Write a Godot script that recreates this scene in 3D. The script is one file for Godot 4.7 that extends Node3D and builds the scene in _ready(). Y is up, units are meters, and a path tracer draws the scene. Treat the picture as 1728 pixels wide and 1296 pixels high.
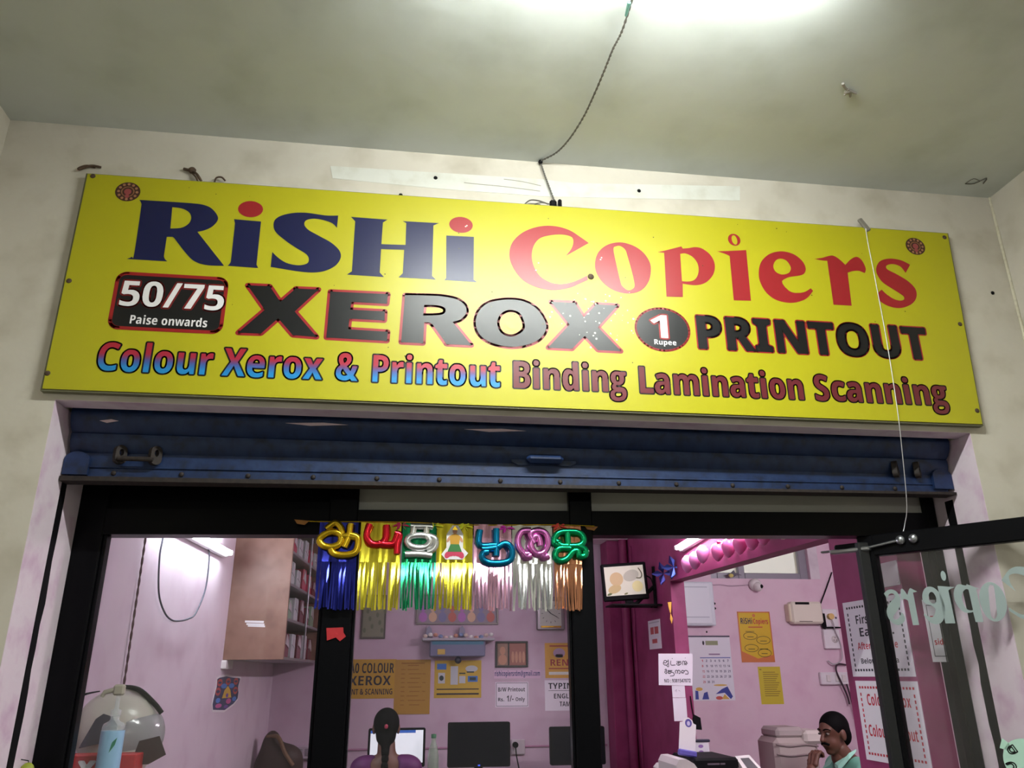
extends Node3D
# A copy shop's front seen from its porch. x right, y up, z towards the camera; the front wall's face is z = 0.

const XL := -1.087
const XR := 2.041
const HEAD := 2.318
const CEIL := 3.345
const BACK := -4.3
const PART := 1.9
# letter outlines of the name and of XEROX in millimetres on the sign: "x,y" corners, "x,y*" curve points, holes after "|"
const LETTERS := {
	"R": "194,688 288,689 361,689* 405,686* 436,672* 460,638* 449,607* 424,587* 399,578 501,454 441,453* 400,467* 368,498* 342,530* 325,550* 316,552* 303,551 304,476 309,466* 318,458 189,458 203,467* 209,480* 204,672 200,680*|305,668 338,665* 362,652* 372,631* 366,607* 345,590* 310,584",
	"i": "513,637 604,635 606,466 613,453 513,455 520,467* 521,479 518,621",
	"S": "864,680 863,629 845,647* 811,658* 778,660* 755,651* 751,634* 765,615* 802,594* 846,570* 876,542* 884,513* 868,480* 831,456* 785,448* 730,451* 689,456* 653,460 653,518 676,496* 705,479* 742,473* 771,481* 777,498* 766,518* 727,542* 688,569* 657,597* 647,623* 652,649* 678,668* 720,680* 762,682* 805,678* 833,677*",
	"H": "908,678 1037,677 1021,664 1020,576 1104,579 1103,668 1090,675 1220,677 1200,666 1201,462 1215,449 1085,449 1099,466 1100,559 1020,556 1020,464 1035,447 909,448 925,462 924,661",
	"i2": "1247,628 1346,630 1347,458 1359,448 1244,449 1250,457",
	"C": "1769,636 1681,576 1703,608* 1711,635* 1707,655* 1685,663* 1652,663* 1612,654* 1582,638* 1562,605* 1556,564* 1563,525* 1582,490* 1608,471* 1637,461* 1672,462* 1709,474* 1735,488* 1757,501 1760,484 1731,468* 1695,449* 1649,436* 1604,435* 1559,446* 1521,468* 1492,506* 1476,548* 1476,588* 1490,625* 1523,661* 1566,685* 1613,697* 1659,696* 1702,683* 1738,659*",
	"o": "1998,540* 1986,492* 1955,454* 1907,438* 1855,447* 1814,477* 1791,519* 1790,563* 1806,604* 1841,635* 1889,648* 1936,638* 1972,613* 1994,577*|1861,616* 1872,630* 1889,632* 1906,617* 1913,590* 1926,524* 1932,474* 1922,457* 1905,452* 1886,467* 1880,485* 1870,546*",
	"p": "2029,617 2056,625 2123,648 2128,639 2151,643* 2178,649* 2203,645* 2230,624* 2245,594* 2245,562* 2232,531* 2205,503* 2173,490* 2141,489* 2115,492 2111,437 2049,435 2054,616|2116,616 2137,619* 2161,608* 2178,585* 2182,555* 2174,527* 2159,509* 2136,502* 2113,502",
	"j": "2262,637 2378,651 2372,438 2305,436 2309,621 2289,630*",
	"e": "2616,505 2624,495 2595,463* 2558,445* 2518,439* 2471,448* 2436,476* 2417,521* 2418,566* 2435,609* 2472,642* 2520,656* 2567,647* 2598,620* 2608,589* 2597,565* 2574,555* 2538,548* 2512,535* 2504,524* 2513,504* 2534,485* 2563,482* 2591,489*|2478,588* 2490,613* 2511,624* 2535,616* 2548,588* 2538,566* 2510,556* 2486,565*",
	"r": "2649,632 2681,639* 2712,650* 2730,652* 2751,639* 2773,615 2797,639* 2825,654* 2845,640* 2855,606* 2848,585 2825,593* 2799,590* 2777,582 2770,442 2697,442 2701,628 2679,628*",
	"s": "3045,635 3019,597 3004,622* 2980,632* 2956,630* 2942,620* 2947,606* 2982,588* 3023,561* 3047,528* 3042,491* 3013,461* 2965,444* 2920,450* 2889,469* 2883,487* 2890,505* 2905,518 2924,497* 2951,480* 2976,476* 2992,484* 2988,498* 2954,522* 2914,551* 2897,588* 2902,617* 2923,643* 2964,656* 3010,652*",
	"X": "585,386 657,387 697,331 743,384 819,385 747,298 826,209 748,212 696,270 646,212 573,211 650,299",
	"E": "858,380 1052,382 1050,345 931,345 929,316 1045,316 1045,282 928,282 927,243 1058,241 1057,207 857,209",
	"R2": "1110,382 1185,385* 1240,385* 1290,376* 1318,354* 1322,327* 1304,302* 1276,290 1342,206 1257,206 1209,275 1197,283* 1179,283 1178,205 1104,205|1177,349 1223,350* 1247,342* 1250,326* 1233,314* 1175,308",
	"O": "1602,299* 1590,257* 1551,225* 1483,208* 1415,218* 1372,245* 1356,287* 1365,333* 1399,369* 1459,386* 1522,384* 1572,355*|1527,294* 1518,267* 1483,246* 1446,256* 1430,291* 1440,327* 1471,347* 1509,338*",
	"X2": "1621,388 1708,389 1738,334 1786,388 1864,388 1788,299 1867,211 1784,211 1739,263 1692,211 1607,211 1686,303",
}
var used := {}
var font_cache := {}
var M := {}

# ---------------------------------------------------------------- naming
func numbered(n: String) -> String:
	if not used.has(n):
		used[n] = 0
		return n
	used[n] += 1
	return "%s_%03d" % [n, used[n]]

func meta(o: Node3D, label: String, category: String, group := ""):
	o.set_meta("label", label)
	o.set_meta("category", category)
	if group != "":
		o.set_meta("group", group)

func thing(called: String, label: String, category: String, at := Vector3.ZERO, group := "") -> Node3D:
	var o := Node3D.new()
	o.name = numbered(called)
	add_child(o)
	o.position = at
	meta(o, label, category, group)
	return o

func mi(called: String, st: SurfaceTool, m: Material, flat_ := false) -> MeshInstance3D:
	var o := MeshInstance3D.new()
	o.name = called
	if not flat_:
		st.generate_normals()
	o.mesh = st.commit()
	o.material_override = null
	o.mesh.surface_set_material(0, m)
	return o

# a part; its shape is given in the world, or in the parent's own axes when local
func part(parent: Node3D, called: String, st: SurfaceTool, m: Material, label := "", local := false) -> MeshInstance3D:
	var o := mi(called, st, m)
	parent.add_child(o, true)
	if not local:
		var t := Transform3D()
		var p: Node = parent
		while p != self:
			t = p.transform * t
			p = p.get_parent()
		o.transform = t.affine_inverse()
	if label != "":
		o.set_meta("label", label)
	return o

func single(called: String, st: SurfaceTool, m: Material, label: String, category: String, group := "") -> MeshInstance3D:
	var o := mi(numbered(called), st, m)
	add_child(o)
	meta(o, label, category, group)
	return o

func struct_(called: String, st: SurfaceTool, m: Material) -> MeshInstance3D:
	var o := mi(numbered(called), st, m)
	add_child(o)
	o.set_meta("kind", "structure")
	return o

# ---------------------------------------------------------------- shapes
func S() -> SurfaceTool:
	var st := SurfaceTool.new()
	st.begin(Mesh.PRIMITIVE_TRIANGLES)
	st.set_smooth_group(-1)
	return st

func tri(st: SurfaceTool, a: Vector3, b: Vector3, c: Vector3):   # counter-clockwise from outside
	st.add_vertex(a)
	st.add_vertex(c)
	st.add_vertex(b)

func quad(st: SurfaceTool, a: Vector3, b: Vector3, c: Vector3, d: Vector3):
	tri(st, a, b, c)
	tri(st, a, c, d)

func away(st: SurfaceTool, p: Array, c: Vector3):
	var n: Vector3 = (p[1] - p[0]).cross(p[2] - p[0])
	if n.dot(p[0] - c) < 0:
		p = p.duplicate()
		p.reverse()
	tri(st, p[0], p[1], p[2])
	if p.size() == 4:
		tri(st, p[0], p[2], p[3])

func axis_v(a: int, x: float, y: float, z: float) -> Vector3:
	var v := Vector3()
	v[a] = x
	v[(a + 1) % 3] = y
	v[(a + 2) % 3] = z
	return v

func bx(st: SurfaceTool, c: Vector3, s: Vector3, b := 0.0, xf := Transform3D()):
	st.set_smooth_group(-1)
	var h := s * 0.5
	b = minf(b, minf(h.x, minf(h.y, h.z)) * 0.95)
	var o := xf * c
	for a in 3:
		var u := (a + 1) % 3
		var w := (a + 2) % 3
		for sg in [-1.0, 1.0]:
			var q := []
			for k in [[-1, -1], [1, -1], [1, 1], [-1, 1]]:
				q.append(xf * (c + axis_v(a, sg * h[a], k[0] * (h[u] - b), k[1] * (h[w] - b))))
			away(st, q, o)
			if b > 0.0:
				for sh in [-1.0, 1.0]:   # the edge between faces a and u
					away(st, [xf * (c + axis_v(a, sg * h[a], sh * (h[u] - b), -(h[w] - b))), xf * (c + axis_v(a, sg * h[a], sh * (h[u] - b), h[w] - b)),
						xf * (c + axis_v(a, sg * (h[a] - b), sh * h[u], h[w] - b)), xf * (c + axis_v(a, sg * (h[a] - b), sh * h[u], -(h[w] - b)))], o)
	if b > 0.0:
		for x in [-1.0, 1.0]:
			for y in [-1.0, 1.0]:
				for z in [-1.0, 1.0]:
					away(st, [xf * (c + Vector3(x * h.x, y * (h.y - b), z * (h.z - b))), xf * (c + Vector3(x * (h.x - b), y * h.y, z * (h.z - b))), xf * (c + Vector3(x * (h.x - b), y * (h.y - b), z * h.z))], o)

func box(x0: float, x1: float, y0: float, y1: float, z0: float, z1: float, b := 0.0, st: SurfaceTool = null) -> SurfaceTool:
	if st == null:
		st = S()
	bx(st, Vector3(x0 + x1, y0 + y1, z0 + z1) * 0.5, Vector3(absf(x1 - x0), absf(y1 - y0), absf(z1 - z0)), b)
	return st

func hexa(st: SurfaceTool, p: Array):   # eight corners: four in front, the same four behind
	st.set_smooth_group(-1)
	var c := Vector3()
	for v in p:
		c += v / 8.0
	for f in [[0, 1, 2, 3], [4, 5, 6, 7], [0, 1, 5, 4], [1, 2, 6, 5], [2, 3, 7, 6], [3, 0, 4, 7]]:
		away(st, [p[f[0]], p[f[1]], p[f[2]], p[f[3]]], c)

func tube(st: SurfaceTool, pts: Array, r: float, n := 8, r1 := -1.0, xf := Transform3D()):
	st.set_smooth_group(0)
	if r1 < 0:
		r1 = r
	var rings := []
	var side := Vector3.ZERO
	for i in pts.size():
		var d: Vector3 = (pts[mini(i + 1, pts.size() - 1)] - pts[maxi(i - 1, 0)]).normalized()
		if side == Vector3.ZERO:
			side = d.cross(Vector3(0.13, 0.31, 0.94)).normalized()
		side = (side - d * side.dot(d)).normalized()
		var up := d.cross(side)
		var ring := []
		var rr := lerpf(r, r1, float(i) / maxf(1, pts.size() - 1))
		for k in n:
			var a := TAU * k / n
			ring.append(xf * (pts[i] + (side * cos(a) + up * sin(a)) * rr))
		rings.append(ring)
	for i in pts.size() - 1:
		for k in n:
			quad(st, rings[i][k], rings[i][(k + 1) % n], rings[i + 1][(k + 1) % n], rings[i + 1][k])
	st.set_smooth_group(-1)
	for k in range(1, n - 1):
		tri(st, rings[0][0], rings[0][k + 1], rings[0][k])
		tri(st, rings[-1][0], rings[-1][k], rings[-1][k + 1])

func bend(pts: Array, steps := 6) -> Array:   # a smooth line through the points
	var out := []
	for i in pts.size() - 1:
		var a = pts[maxi(i - 1, 0)]
		var d = pts[mini(i + 2, pts.size() - 1)]
		for k in steps:
			out.append(pts[i].cubic_interpolate(pts[i + 1], a, d, float(k) / steps))
	out.append(pts[-1])
	return out

func lathe(st: SurfaceTool, prof: Array, xf: Transform3D, n := 24, sx := 1.0, sz := 1.0):   # prof: (radius, height)
	st.set_smooth_group(0)
	for i in prof.size() - 1:
		for k in n:
			var q := []
			for v in [[i, k], [i, k + 1], [i + 1, k + 1], [i + 1, k]]:
				var a: float = -TAU * (v[1] % n) / n
				q.append(xf * Vector3(cos(a) * prof[v[0]].x * sx, prof[v[0]].y, sin(a) * prof[v[0]].x * sz))
			if prof[i].x < 1e-6:
				tri(st, q[0], q[2], q[3])
			elif prof[i + 1].x < 1e-6:
				tri(st, q[0], q[1], q[2])
			else:
				quad(st, q[0], q[1], q[2], q[3])

func ball(st: SurfaceTool, c: Vector3, r: Vector3, n := 16, basis := Basis()):
	var prof := []
	for i in n / 2 + 1:
		var a := PI * i / (n / 2) - PI / 2
		prof.append(Vector2(maxf(0.0, cos(a)) if i > 0 and i < n / 2 else 0.0, sin(a)))
	lathe(st, prof, Transform3D(basis * Basis.from_scale(r), c), n)

# flat shapes in the x-y plane of xf, at height z over it
func v3(xf: Transform3D, p: Vector2, z: float) -> Vector3:
	return xf * Vector3(p.x, p.y, z)

func face(st: SurfaceTool, a: Vector2, b: Vector2, c: Vector2, xf: Transform3D, z: float):
	if (b - a).cross(c - a) < 0:
		tri(st, v3(xf, a, z), v3(xf, c, z), v3(xf, b, z))
	else:
		tri(st, v3(xf, a, z), v3(xf, b, z), v3(xf, c, z))

func poly(st: SurfaceTool, pts: PackedVector2Array, xf: Transform3D, z: float):
	st.set_smooth_group(-1)
	var ix := Geometry2D.triangulate_polygon(pts)
	for i in range(0, ix.size(), 3):
		face(st, pts[ix[i]], pts[ix[i + 1]], pts[ix[i + 2]], xf, z)

func prism(st: SurfaceTool, pts: PackedVector2Array, z0: float, z1: float, xf := Transform3D()):
	if Geometry2D.is_polygon_clockwise(pts):
		pts.reverse()
	poly(st, pts, xf, z1)
	var ix := Geometry2D.triangulate_polygon(pts)
	for i in range(0, ix.size(), 3):
		var t := [pts[ix[i]], pts[ix[i + 1]], pts[ix[i + 2]]]
		if (t[1] - t[0]).cross(t[2] - t[0]) < 0:
			t.reverse()
		tri(st, v3(xf, t[0], z0), v3(xf, t[2], z0), v3(xf, t[1], z0))
	for i in pts.size():
		var a := pts[i]
		var b := pts[(i + 1) % pts.size()]
		quad(st, v3(xf, a, z0), v3(xf, b, z0), v3(xf, b, z1), v3(xf, a, z1))

func rect2(x0: float, y0: float, x1: float, y1: float) -> PackedVector2Array:
	return PackedVector2Array([Vector2(x0, y0), Vector2(x1, y0), Vector2(x1, y1), Vector2(x0, y1)])

func round2(x0: float, y0: float, x1: float, y1: float, r: float, n := 5) -> PackedVector2Array:
	var o := PackedVector2Array()
	for q in [[x1 - r, y0 + r, -PI / 2], [x1 - r, y1 - r, 0.0], [x0 + r, y1 - r, PI / 2], [x0 + r, y0 + r, PI]]:
		for k in n + 1:
			var a: float = q[2] + PI / 2 * k / n
			o.append(Vector2(q[0] + r * cos(a), q[1] + r * sin(a)))
	return o

func ell2(cx: float, cy: float, rx: float, ry: float, n := 28, tilt := 0.0) -> PackedVector2Array:
	var o := PackedVector2Array()
	for k in n:
		o.append(Vector2(cx, cy) + Vector2(rx * cos(TAU * k / n), ry * sin(TAU * k / n)).rotated(tilt))
	return o

func holed(outer: PackedVector2Array, holes: Array) -> Array:   # cut through each hole's middle, so that no piece has a hole
	var pieces := [outer]
	for h in holes:
		var c := Vector2()
		for p in h:
			c += p / h.size()
		var next := []
		for pc in pieces:
			for half in [rect2(c.x - 99999, c.y - 99999, c.x + 99999, c.y), rect2(c.x - 99999, c.y, c.x + 99999, c.y + 99999)]:
				for q in Geometry2D.intersect_polygons(pc, half):
					next.append_array(Geometry2D.clip_polygons(q, h))
		pieces = next
	return pieces

func rim(st: SurfaceTool, loop: PackedVector2Array, d: float, xf: Transform3D, z: float):   # a line of half width d along a closed outline
	st.set_smooth_group(-1)
	for i in loop.size():
		var a := loop[i]
		var b := loop[(i + 1) % loop.size()]
		seg2(st, a, b, d, xf, z)
		dot2(st, a, d, xf, z)

func seg2(st: SurfaceTool, a: Vector2, b: Vector2, d: float, xf: Transform3D, z: float):
	var n := (b - a).normalized().orthogonal() * d
	face(st, a + n, b + n, b - n, xf, z)
	face(st, a + n, b - n, a - n, xf, z)

func dot2(st: SurfaceTool, c: Vector2, r: float, xf: Transform3D, z: float, n := 8):
	for k in range(1, n - 1):
		face(st, c + Vector2(r, 0), c + Vector2(r, 0).rotated(TAU * k / n), c + Vector2(r, 0).rotated(TAU * (k + 1) / n), xf, z)

func stroke(st: SurfaceTool, pts: Array, d: float, xf: Transform3D, z: float):
	st.set_smooth_group(-1)
	for i in pts.size():
		dot2(st, pts[i], d, xf, z)
		if i:
			seg2(st, pts[i - 1], pts[i], d, xf, z)

# ---------------------------------------------------------------- lettering
# an outline written as "x,y" corners and "x,y*" curve points, holes after "|"
func outline(text: String, k := Vector2.ONE, at := Vector2.ZERO) -> Array:
	var loops := []
	for part_ in text.split("|"):
		var p := []
		var soft := []
		for w in part_.split(" "):
			soft.append(w.ends_with("*"))
			var c := w.trim_suffix("*").split(",")
			p.append(Vector2(float(c[0]), float(c[1])))
		var n := p.size()
		var out := PackedVector2Array()
		for i in n:
			var j := (i + 1) % n
			if soft[i] or soft[j]:
				var a = p[(i + n - 1) % n] if soft[i] else p[i]
				var d = p[(j + 1) % n] if soft[j] else p[j]
				for s in 6:
					out.append(p[i].cubic_interpolate(p[j], a, d, s / 6.0) * k + at)
			else:
				out.append(p[i] * k + at)
		loops.append(out)
	return loops

func letter(st: SurfaceTool, loops: Array, xf: Transform3D, z: float):
	for pc in holed(loops[0], loops.slice(1)):
		poly(st, pc, xf, z)

func glyphs(s: String, bold: bool, serif: bool) -> Dictionary:
	var key := s + str(bold) + str(serif)
	if not font_cache.has(key):
		var f := SystemFont.new()
		f.font_names = PackedStringArray(["Droid Serif" if serif else "Droid Sans"])
		f.font_weight = 700 if bold else 400
		var got := []
		for t in ["H", s]:
			var tm := TextMesh.new()
			tm.font = f
			tm.font_size = 64
			tm.pixel_size = 0.01
			tm.depth = 0.0
			tm.curve_step = 2.0
			tm.horizontal_alignment = HORIZONTAL_ALIGNMENT_LEFT
			tm.vertical_alignment = VERTICAL_ALIGNMENT_BOTTOM
			tm.text = t
			var v: PackedVector3Array = tm.surface_get_arrays(0)[Mesh.ARRAY_VERTEX]
			var q := PackedVector2Array()
			for p in v:
				q.append(Vector2(p.x, p.y))
			got.append(q)
		var y0 := 99.0
		var y1 := -99.0
		for p in got[0]:
			y0 = minf(y0, p.y)
			y1 = maxf(y1, p.y)
		var x0 := 99.0
		var x1 := -99.0
		for p in got[1]:
			x0 = minf(x0, p.x)
			x1 = maxf(x1, p.x)
		var q2 := PackedVector2Array()
		for p in got[1]:
			q2.append(Vector2((p.x - x0) / (x1 - x0), (p.y - y0) / (y1 - y0)))
		# the outline: edges that one triangle alone has
		var edges := {}
		for i in range(0, q2.size(), 3):
			for e in 3:
				var a := Vector2i((q2[i + e] * 20000.0).round())
				var b := Vector2i((q2[i + (e + 1) % 3] * 20000.0).round())
				if edges.has([b, a]):
					edges.erase([b, a])
				else:
					edges[[a, b]] = [q2[i + e], q2[i + (e + 1) % 3]]
		font_cache[key] = {"t": q2, "e": edges.values()}
	return font_cache[key]

# text of width w and capital height cap, its baseline starting at (x, y); line: half width of an outline instead of the fill
func text(st: SurfaceTool, s: String, x: float, y: float, w: float, cap: float, xf: Transform3D, z: float, bold := true, line := 0.0, serif := false, uv := false):
	st.set_smooth_group(-1)
	var g := glyphs(s, bold, serif)
	var k := Vector2(w, cap)
	var o := Vector2(x, y)
	if line > 0:
		for e in g.e:
			seg2(st, o + e[0] * k, o + e[1] * k, line, xf, z)
			dot2(st, o + e[0] * k, line, xf, z, 6)
		return
	for i in range(0, g.t.size(), 3):
		if uv:
			face_uv(st, g.t[i], g.t[i + 1], g.t[i + 2], o, k, xf, z)
		else:
			face(st, o + g.t[i] * k, o + g.t[i + 1] * k, o + g.t[i + 2] * k, xf, z)

func face_uv(st: SurfaceTool, a: Vector2, b: Vector2, c: Vector2, o: Vector2, k: Vector2, xf: Transform3D, z: float):
	var p := [a, b, c]
	if ((b - a) * k).cross((c - a) * k) > 0:
		p = [a, c, b]
	for q in p:
		st.set_uv(Vector2(0.5, clampf(1.0 - q.y, 0.0, 1.0)))
		st.add_vertex(v3(xf, o + q * k, z))

# ---------------------------------------------------------------- soft bodies: tapered capsules and ellipsoids joined smoothly, meshed as surface nets
func cap_(a: Vector3, b: Vector3, ra: float, rb: float) -> Array:
	return [0, a, b, ra, rb]

func egg(c: Vector3, r: Vector3, basis := Basis(), cut := false) -> Array:
	return [2 if cut else 1, c, r, basis.inverse(), maxf(r.x, maxf(r.y, r.z))]

func blob(prims: Array, cell: float, k: float, st: SurfaceTool, xf := Transform3D()):
	var lo := Vector3.ONE * 99
	var hi := -lo
	for p in prims:
		if p[0] == 2:
			continue
		for q in ([p[1], p[2]] if p[0] == 0 else [p[1]]):
			var r: float = (maxf(p[3], p[4]) if p[0] == 0 else p[4]) + 3 * cell
			lo = lo.min(q - Vector3.ONE * r)
			hi = hi.max(q + Vector3.ONE * r)
	var n := Vector3i(((hi - lo) / cell).ceil()) + Vector3i.ONE
	var f := PackedFloat32Array()
	f.resize(n.x * n.y * n.z)
	f.fill(0.5)
	for p in prims:
		var plo: Vector3
		var phi: Vector3
		var r: float
		if p[0] == 0:
			r = maxf(p[3], p[4]) + k + 2 * cell
			plo = p[1].min(p[2]) - Vector3.ONE * r
			phi = p[1].max(p[2]) + Vector3.ONE * r
		else:
			r = p[4] + k + 2 * cell
			plo = p[1] - Vector3.ONE * r
			phi = p[1] + Vector3.ONE * r
		var i0 := Vector3i(((plo - lo) / cell).floor()).clamp(Vector3i.ZERO, n - Vector3i.ONE)
		var i1 := Vector3i(((phi - lo) / cell).ceil()).clamp(Vector3i.ZERO, n - Vector3i.ONE)
		var a: Vector3 = p[1]
		var ba := Vector3.ZERO
		var l2 := 1.0
		if p[0] == 0:
			ba = p[2] - a
			l2 = maxf(ba.length_squared(), 1e-9)
		for z in range(i0.z, i1.z + 1):
			for y in range(i0.y, i1.y + 1):
				var at := (z * n.y + y) * n.x
				for x in range(i0.x, i1.x + 1):
					var q := lo + Vector3(x, y, z) * cell - a
					var d: float
					if p[0] == 0:
						var t := clampf(q.dot(ba) / l2, 0.0, 1.0)
						d = (q - ba * t).length() - lerpf(p[3], p[4], t)
					else:
						q = p[3] * q
						var r_: Vector3 = p[2]
						var e := (q / r_).length()
						var g := (q / (r_ * r_)).length()
						d = e * (e - 1.0) / maxf(g, 1e-6)
					var old := f[at + x]
					if p[0] == 2:
						f[at + x] = maxf(old, -d)
					else:
						var h := maxf(k - absf(old - d), 0.0) / k
						f[at + x] = minf(old, d) - h * h * k * 0.25
	var ids := {}
	var verts := PackedVector3Array()
	var sx := 1
	var sy := n.x
	var sz := n.x * n.y
	for z in n.z - 1:
		for y in n.y - 1:
			var at := (z * n.y + y) * n.x
			for x in n.x - 1:
				var i := at + x
				var m := 0
				for c in 8:
					if f[i + (c & 1) * sx + ((c >> 1) & 1) * sy + ((c >> 2) & 1) * sz] < 0:
						m |= 1 << c
				if m == 0 or m == 255:
					continue
				var sum := Vector3.ZERO
				var cnt := 0
				for c in 8:
					for b in [1, 2, 4]:
						if c & b == 0 and ((m >> c) & 1) != ((m >> (c | b)) & 1):
							var v0 := f[i + (c & 1) * sx + ((c >> 1) & 1) * sy + ((c >> 2) & 1) * sz]
							var c2: int = c | b
							var v1 := f[i + (c2 & 1) * sx + ((c2 >> 1) & 1) * sy + ((c2 >> 2) & 1) * sz]
							var t := v0 / (v0 - v1)
							sum += Vector3(c & 1, (c >> 1) & 1, (c >> 2) & 1).lerp(Vector3(c2 & 1, (c2 >> 1) & 1, (c2 >> 2) & 1), t)
							cnt += 1
				ids[i] = verts.size()
				verts.append(xf * (lo + (Vector3(x, y, z) + sum / cnt) * cell))
	st.set_smooth_group(0)
	for i in ids:
		var s0 := f[i] < 0
		for e in [[sx, sy, sz], [sy, sz, sx], [sz, sx, sy]]:
			if (f[i + e[0]] < 0) != s0 and ids.has(i - e[1]) and ids.has(i - e[2]) and ids.has(i - e[1] - e[2]):
				var q := [verts[ids[i]], verts[ids[i - e[1]]], verts[ids[i - e[1] - e[2]]], verts[ids[i - e[2]]]]
				if not s0:
					q.reverse()
				quad(st, q[0], q[1], q[2], q[3])

# ---------------------------------------------------------------- materials
func mat(c: Color, rough := 0.7, metal := 0.0) -> StandardMaterial3D:
	var m := StandardMaterial3D.new()
	m.albedo_color = c
	m.roughness = rough
	m.metallic = metal
	return m

func c8(r: int, g: int, b: int) -> Color:
	return Color8(r, g, b)

func noise_tex(freq: float, seed_: int, stops: Array, size := 512, fractal := 4, normal := 0.0) -> NoiseTexture2D:
	var n := FastNoiseLite.new()
	n.seed = seed_
	n.frequency = freq
	n.noise_type = FastNoiseLite.TYPE_SIMPLEX_SMOOTH
	n.fractal_octaves = fractal
	var t := NoiseTexture2D.new()
	t.width = size
	t.height = size
	t.seamless = true
	t.noise = n
	if normal > 0:
		t.as_normal_map = true
		t.bump_strength = normal
	else:
		var g := Gradient.new()
		var off := PackedFloat32Array()
		var col := PackedColorArray()
		for s in stops:
			off.append(s[0])
			col.append(s[1])
		g.offsets = off
		g.colors = col
		t.color_ramp = g
	return t

func plaster(c: Color, stain: Color, seed_: int, scale := 0.7, bump := 2.0, rough := 0.85, grain := 0.2) -> StandardMaterial3D:
	var m := mat(Color.WHITE, rough)
	m.albedo_texture = noise_tex(0.012, seed_, [[0.0, stain], [0.3, c.lerp(stain, 0.35)], [0.5, c], [0.8, c.lightened(0.04)], [1.0, c.lerp(stain, 0.2)]], 512, 5)
	m.normal_enabled = true
	m.normal_texture = noise_tex(0.03, seed_ + 7, [], 512, 4, bump)
	m.normal_scale = grain
	m.uv1_triplanar = true
	m.uv1_world_triplanar = true
	m.uv1_scale = Vector3.ONE * scale
	return m

func glow(c: Color, e: float) -> StandardMaterial3D:
	var m := mat(c)
	m.emission_enabled = true
	m.emission = c
	m.emission_energy_multiplier = e
	return m

func glass() -> StandardMaterial3D:
	var m := mat(Color(0.96, 0.98, 0.98, 0.006), 0.03)
	m.transparency = BaseMaterial3D.TRANSPARENCY_ALPHA
	m.metallic_specular = 0.42
	return m

func foil(c: Color, rough := 0.22) -> StandardMaterial3D:
	var m := mat(c, rough, 0.85)
	return m

# ---------------------------------------------------------------- printed sheets: local x to the right, y up, origin at the sheet's lower left corner
func ink(o: Node3D, xf: Transform3D, m: Material, items: Array, layer := 0, called := "lettering"):
	var st := S()
	var z := 0.0024 + 0.0004 * layer
	for i in items:
		match i[0]:
			"t": text(st, i[1], i[2], i[3], i[4], i[5], xf, z, i[6] if i.size() > 6 else true)
			"r": poly(st, rect2(i[1], i[2], i[3], i[4]), xf, z)
			"e": poly(st, ell2(i[1], i[2], i[3], i[4]), xf, z)
			"g": rim(st, ell2(i[1], i[2], i[3], i[4], 20), i[5], xf, z)
			"b": rim(st, rect2(i[1], i[2], i[3], i[4]), i[5], xf, z)
			"s": stroke(st, bend(i[1], 5) if i.size() > 3 else i[1], i[2], xf, z)
			"p": poly(st, PackedVector2Array(i[1]), xf, z)
	part(o, called, st, m)

func sheet(called: String, label: String, cat: String, xf: Transform3D, w: float, h: float, m: Material, thick := 0.002, group := "", outline_ := PackedVector2Array()) -> Node3D:
	var o := thing(called, label, cat, xf.origin, group)
	var st := S()
	prism(st, outline_ if outline_.size() else rect2(0, 0, w, h), 0.0003, thick, xf)
	part(o, "paper", st, m)
	return o

func on_back(x: float, y: float) -> Transform3D:
	return Transform3D(Basis(), Vector3(x, y, BACK))

func on_partition(z: float, y: float) -> Transform3D:
	return Transform3D(Basis(Vector3(0, 0, 1), Vector3.UP, Vector3(-1, 0, 0)), Vector3(PART, y, z))

func on_left(s: float, y: float, off := 0.0) -> Transform3D:   # the shop's left wall runs slightly inwards
	var d := Vector3(0.25, 0, -3.9).normalized()
	var n := Vector3(-d.z, 0, d.x)
	return Transform3D(Basis(d, Vector3.UP, n), Vector3(-1.2, y, -0.4) + d * s + n * off)

func strokes(st: SurfaceTool, t: String, d: float, xf: Transform3D, z: float, k := Vector2.ONE):
	for line in t.split(";"):
		var p := []
		for w in line.strip_edges().split(" "):
			var c := w.split(",")
			p.append(Vector2(float(c[0]), float(c[1])) * k)
		stroke(st, bend(p, 4), d, xf, z)

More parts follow.
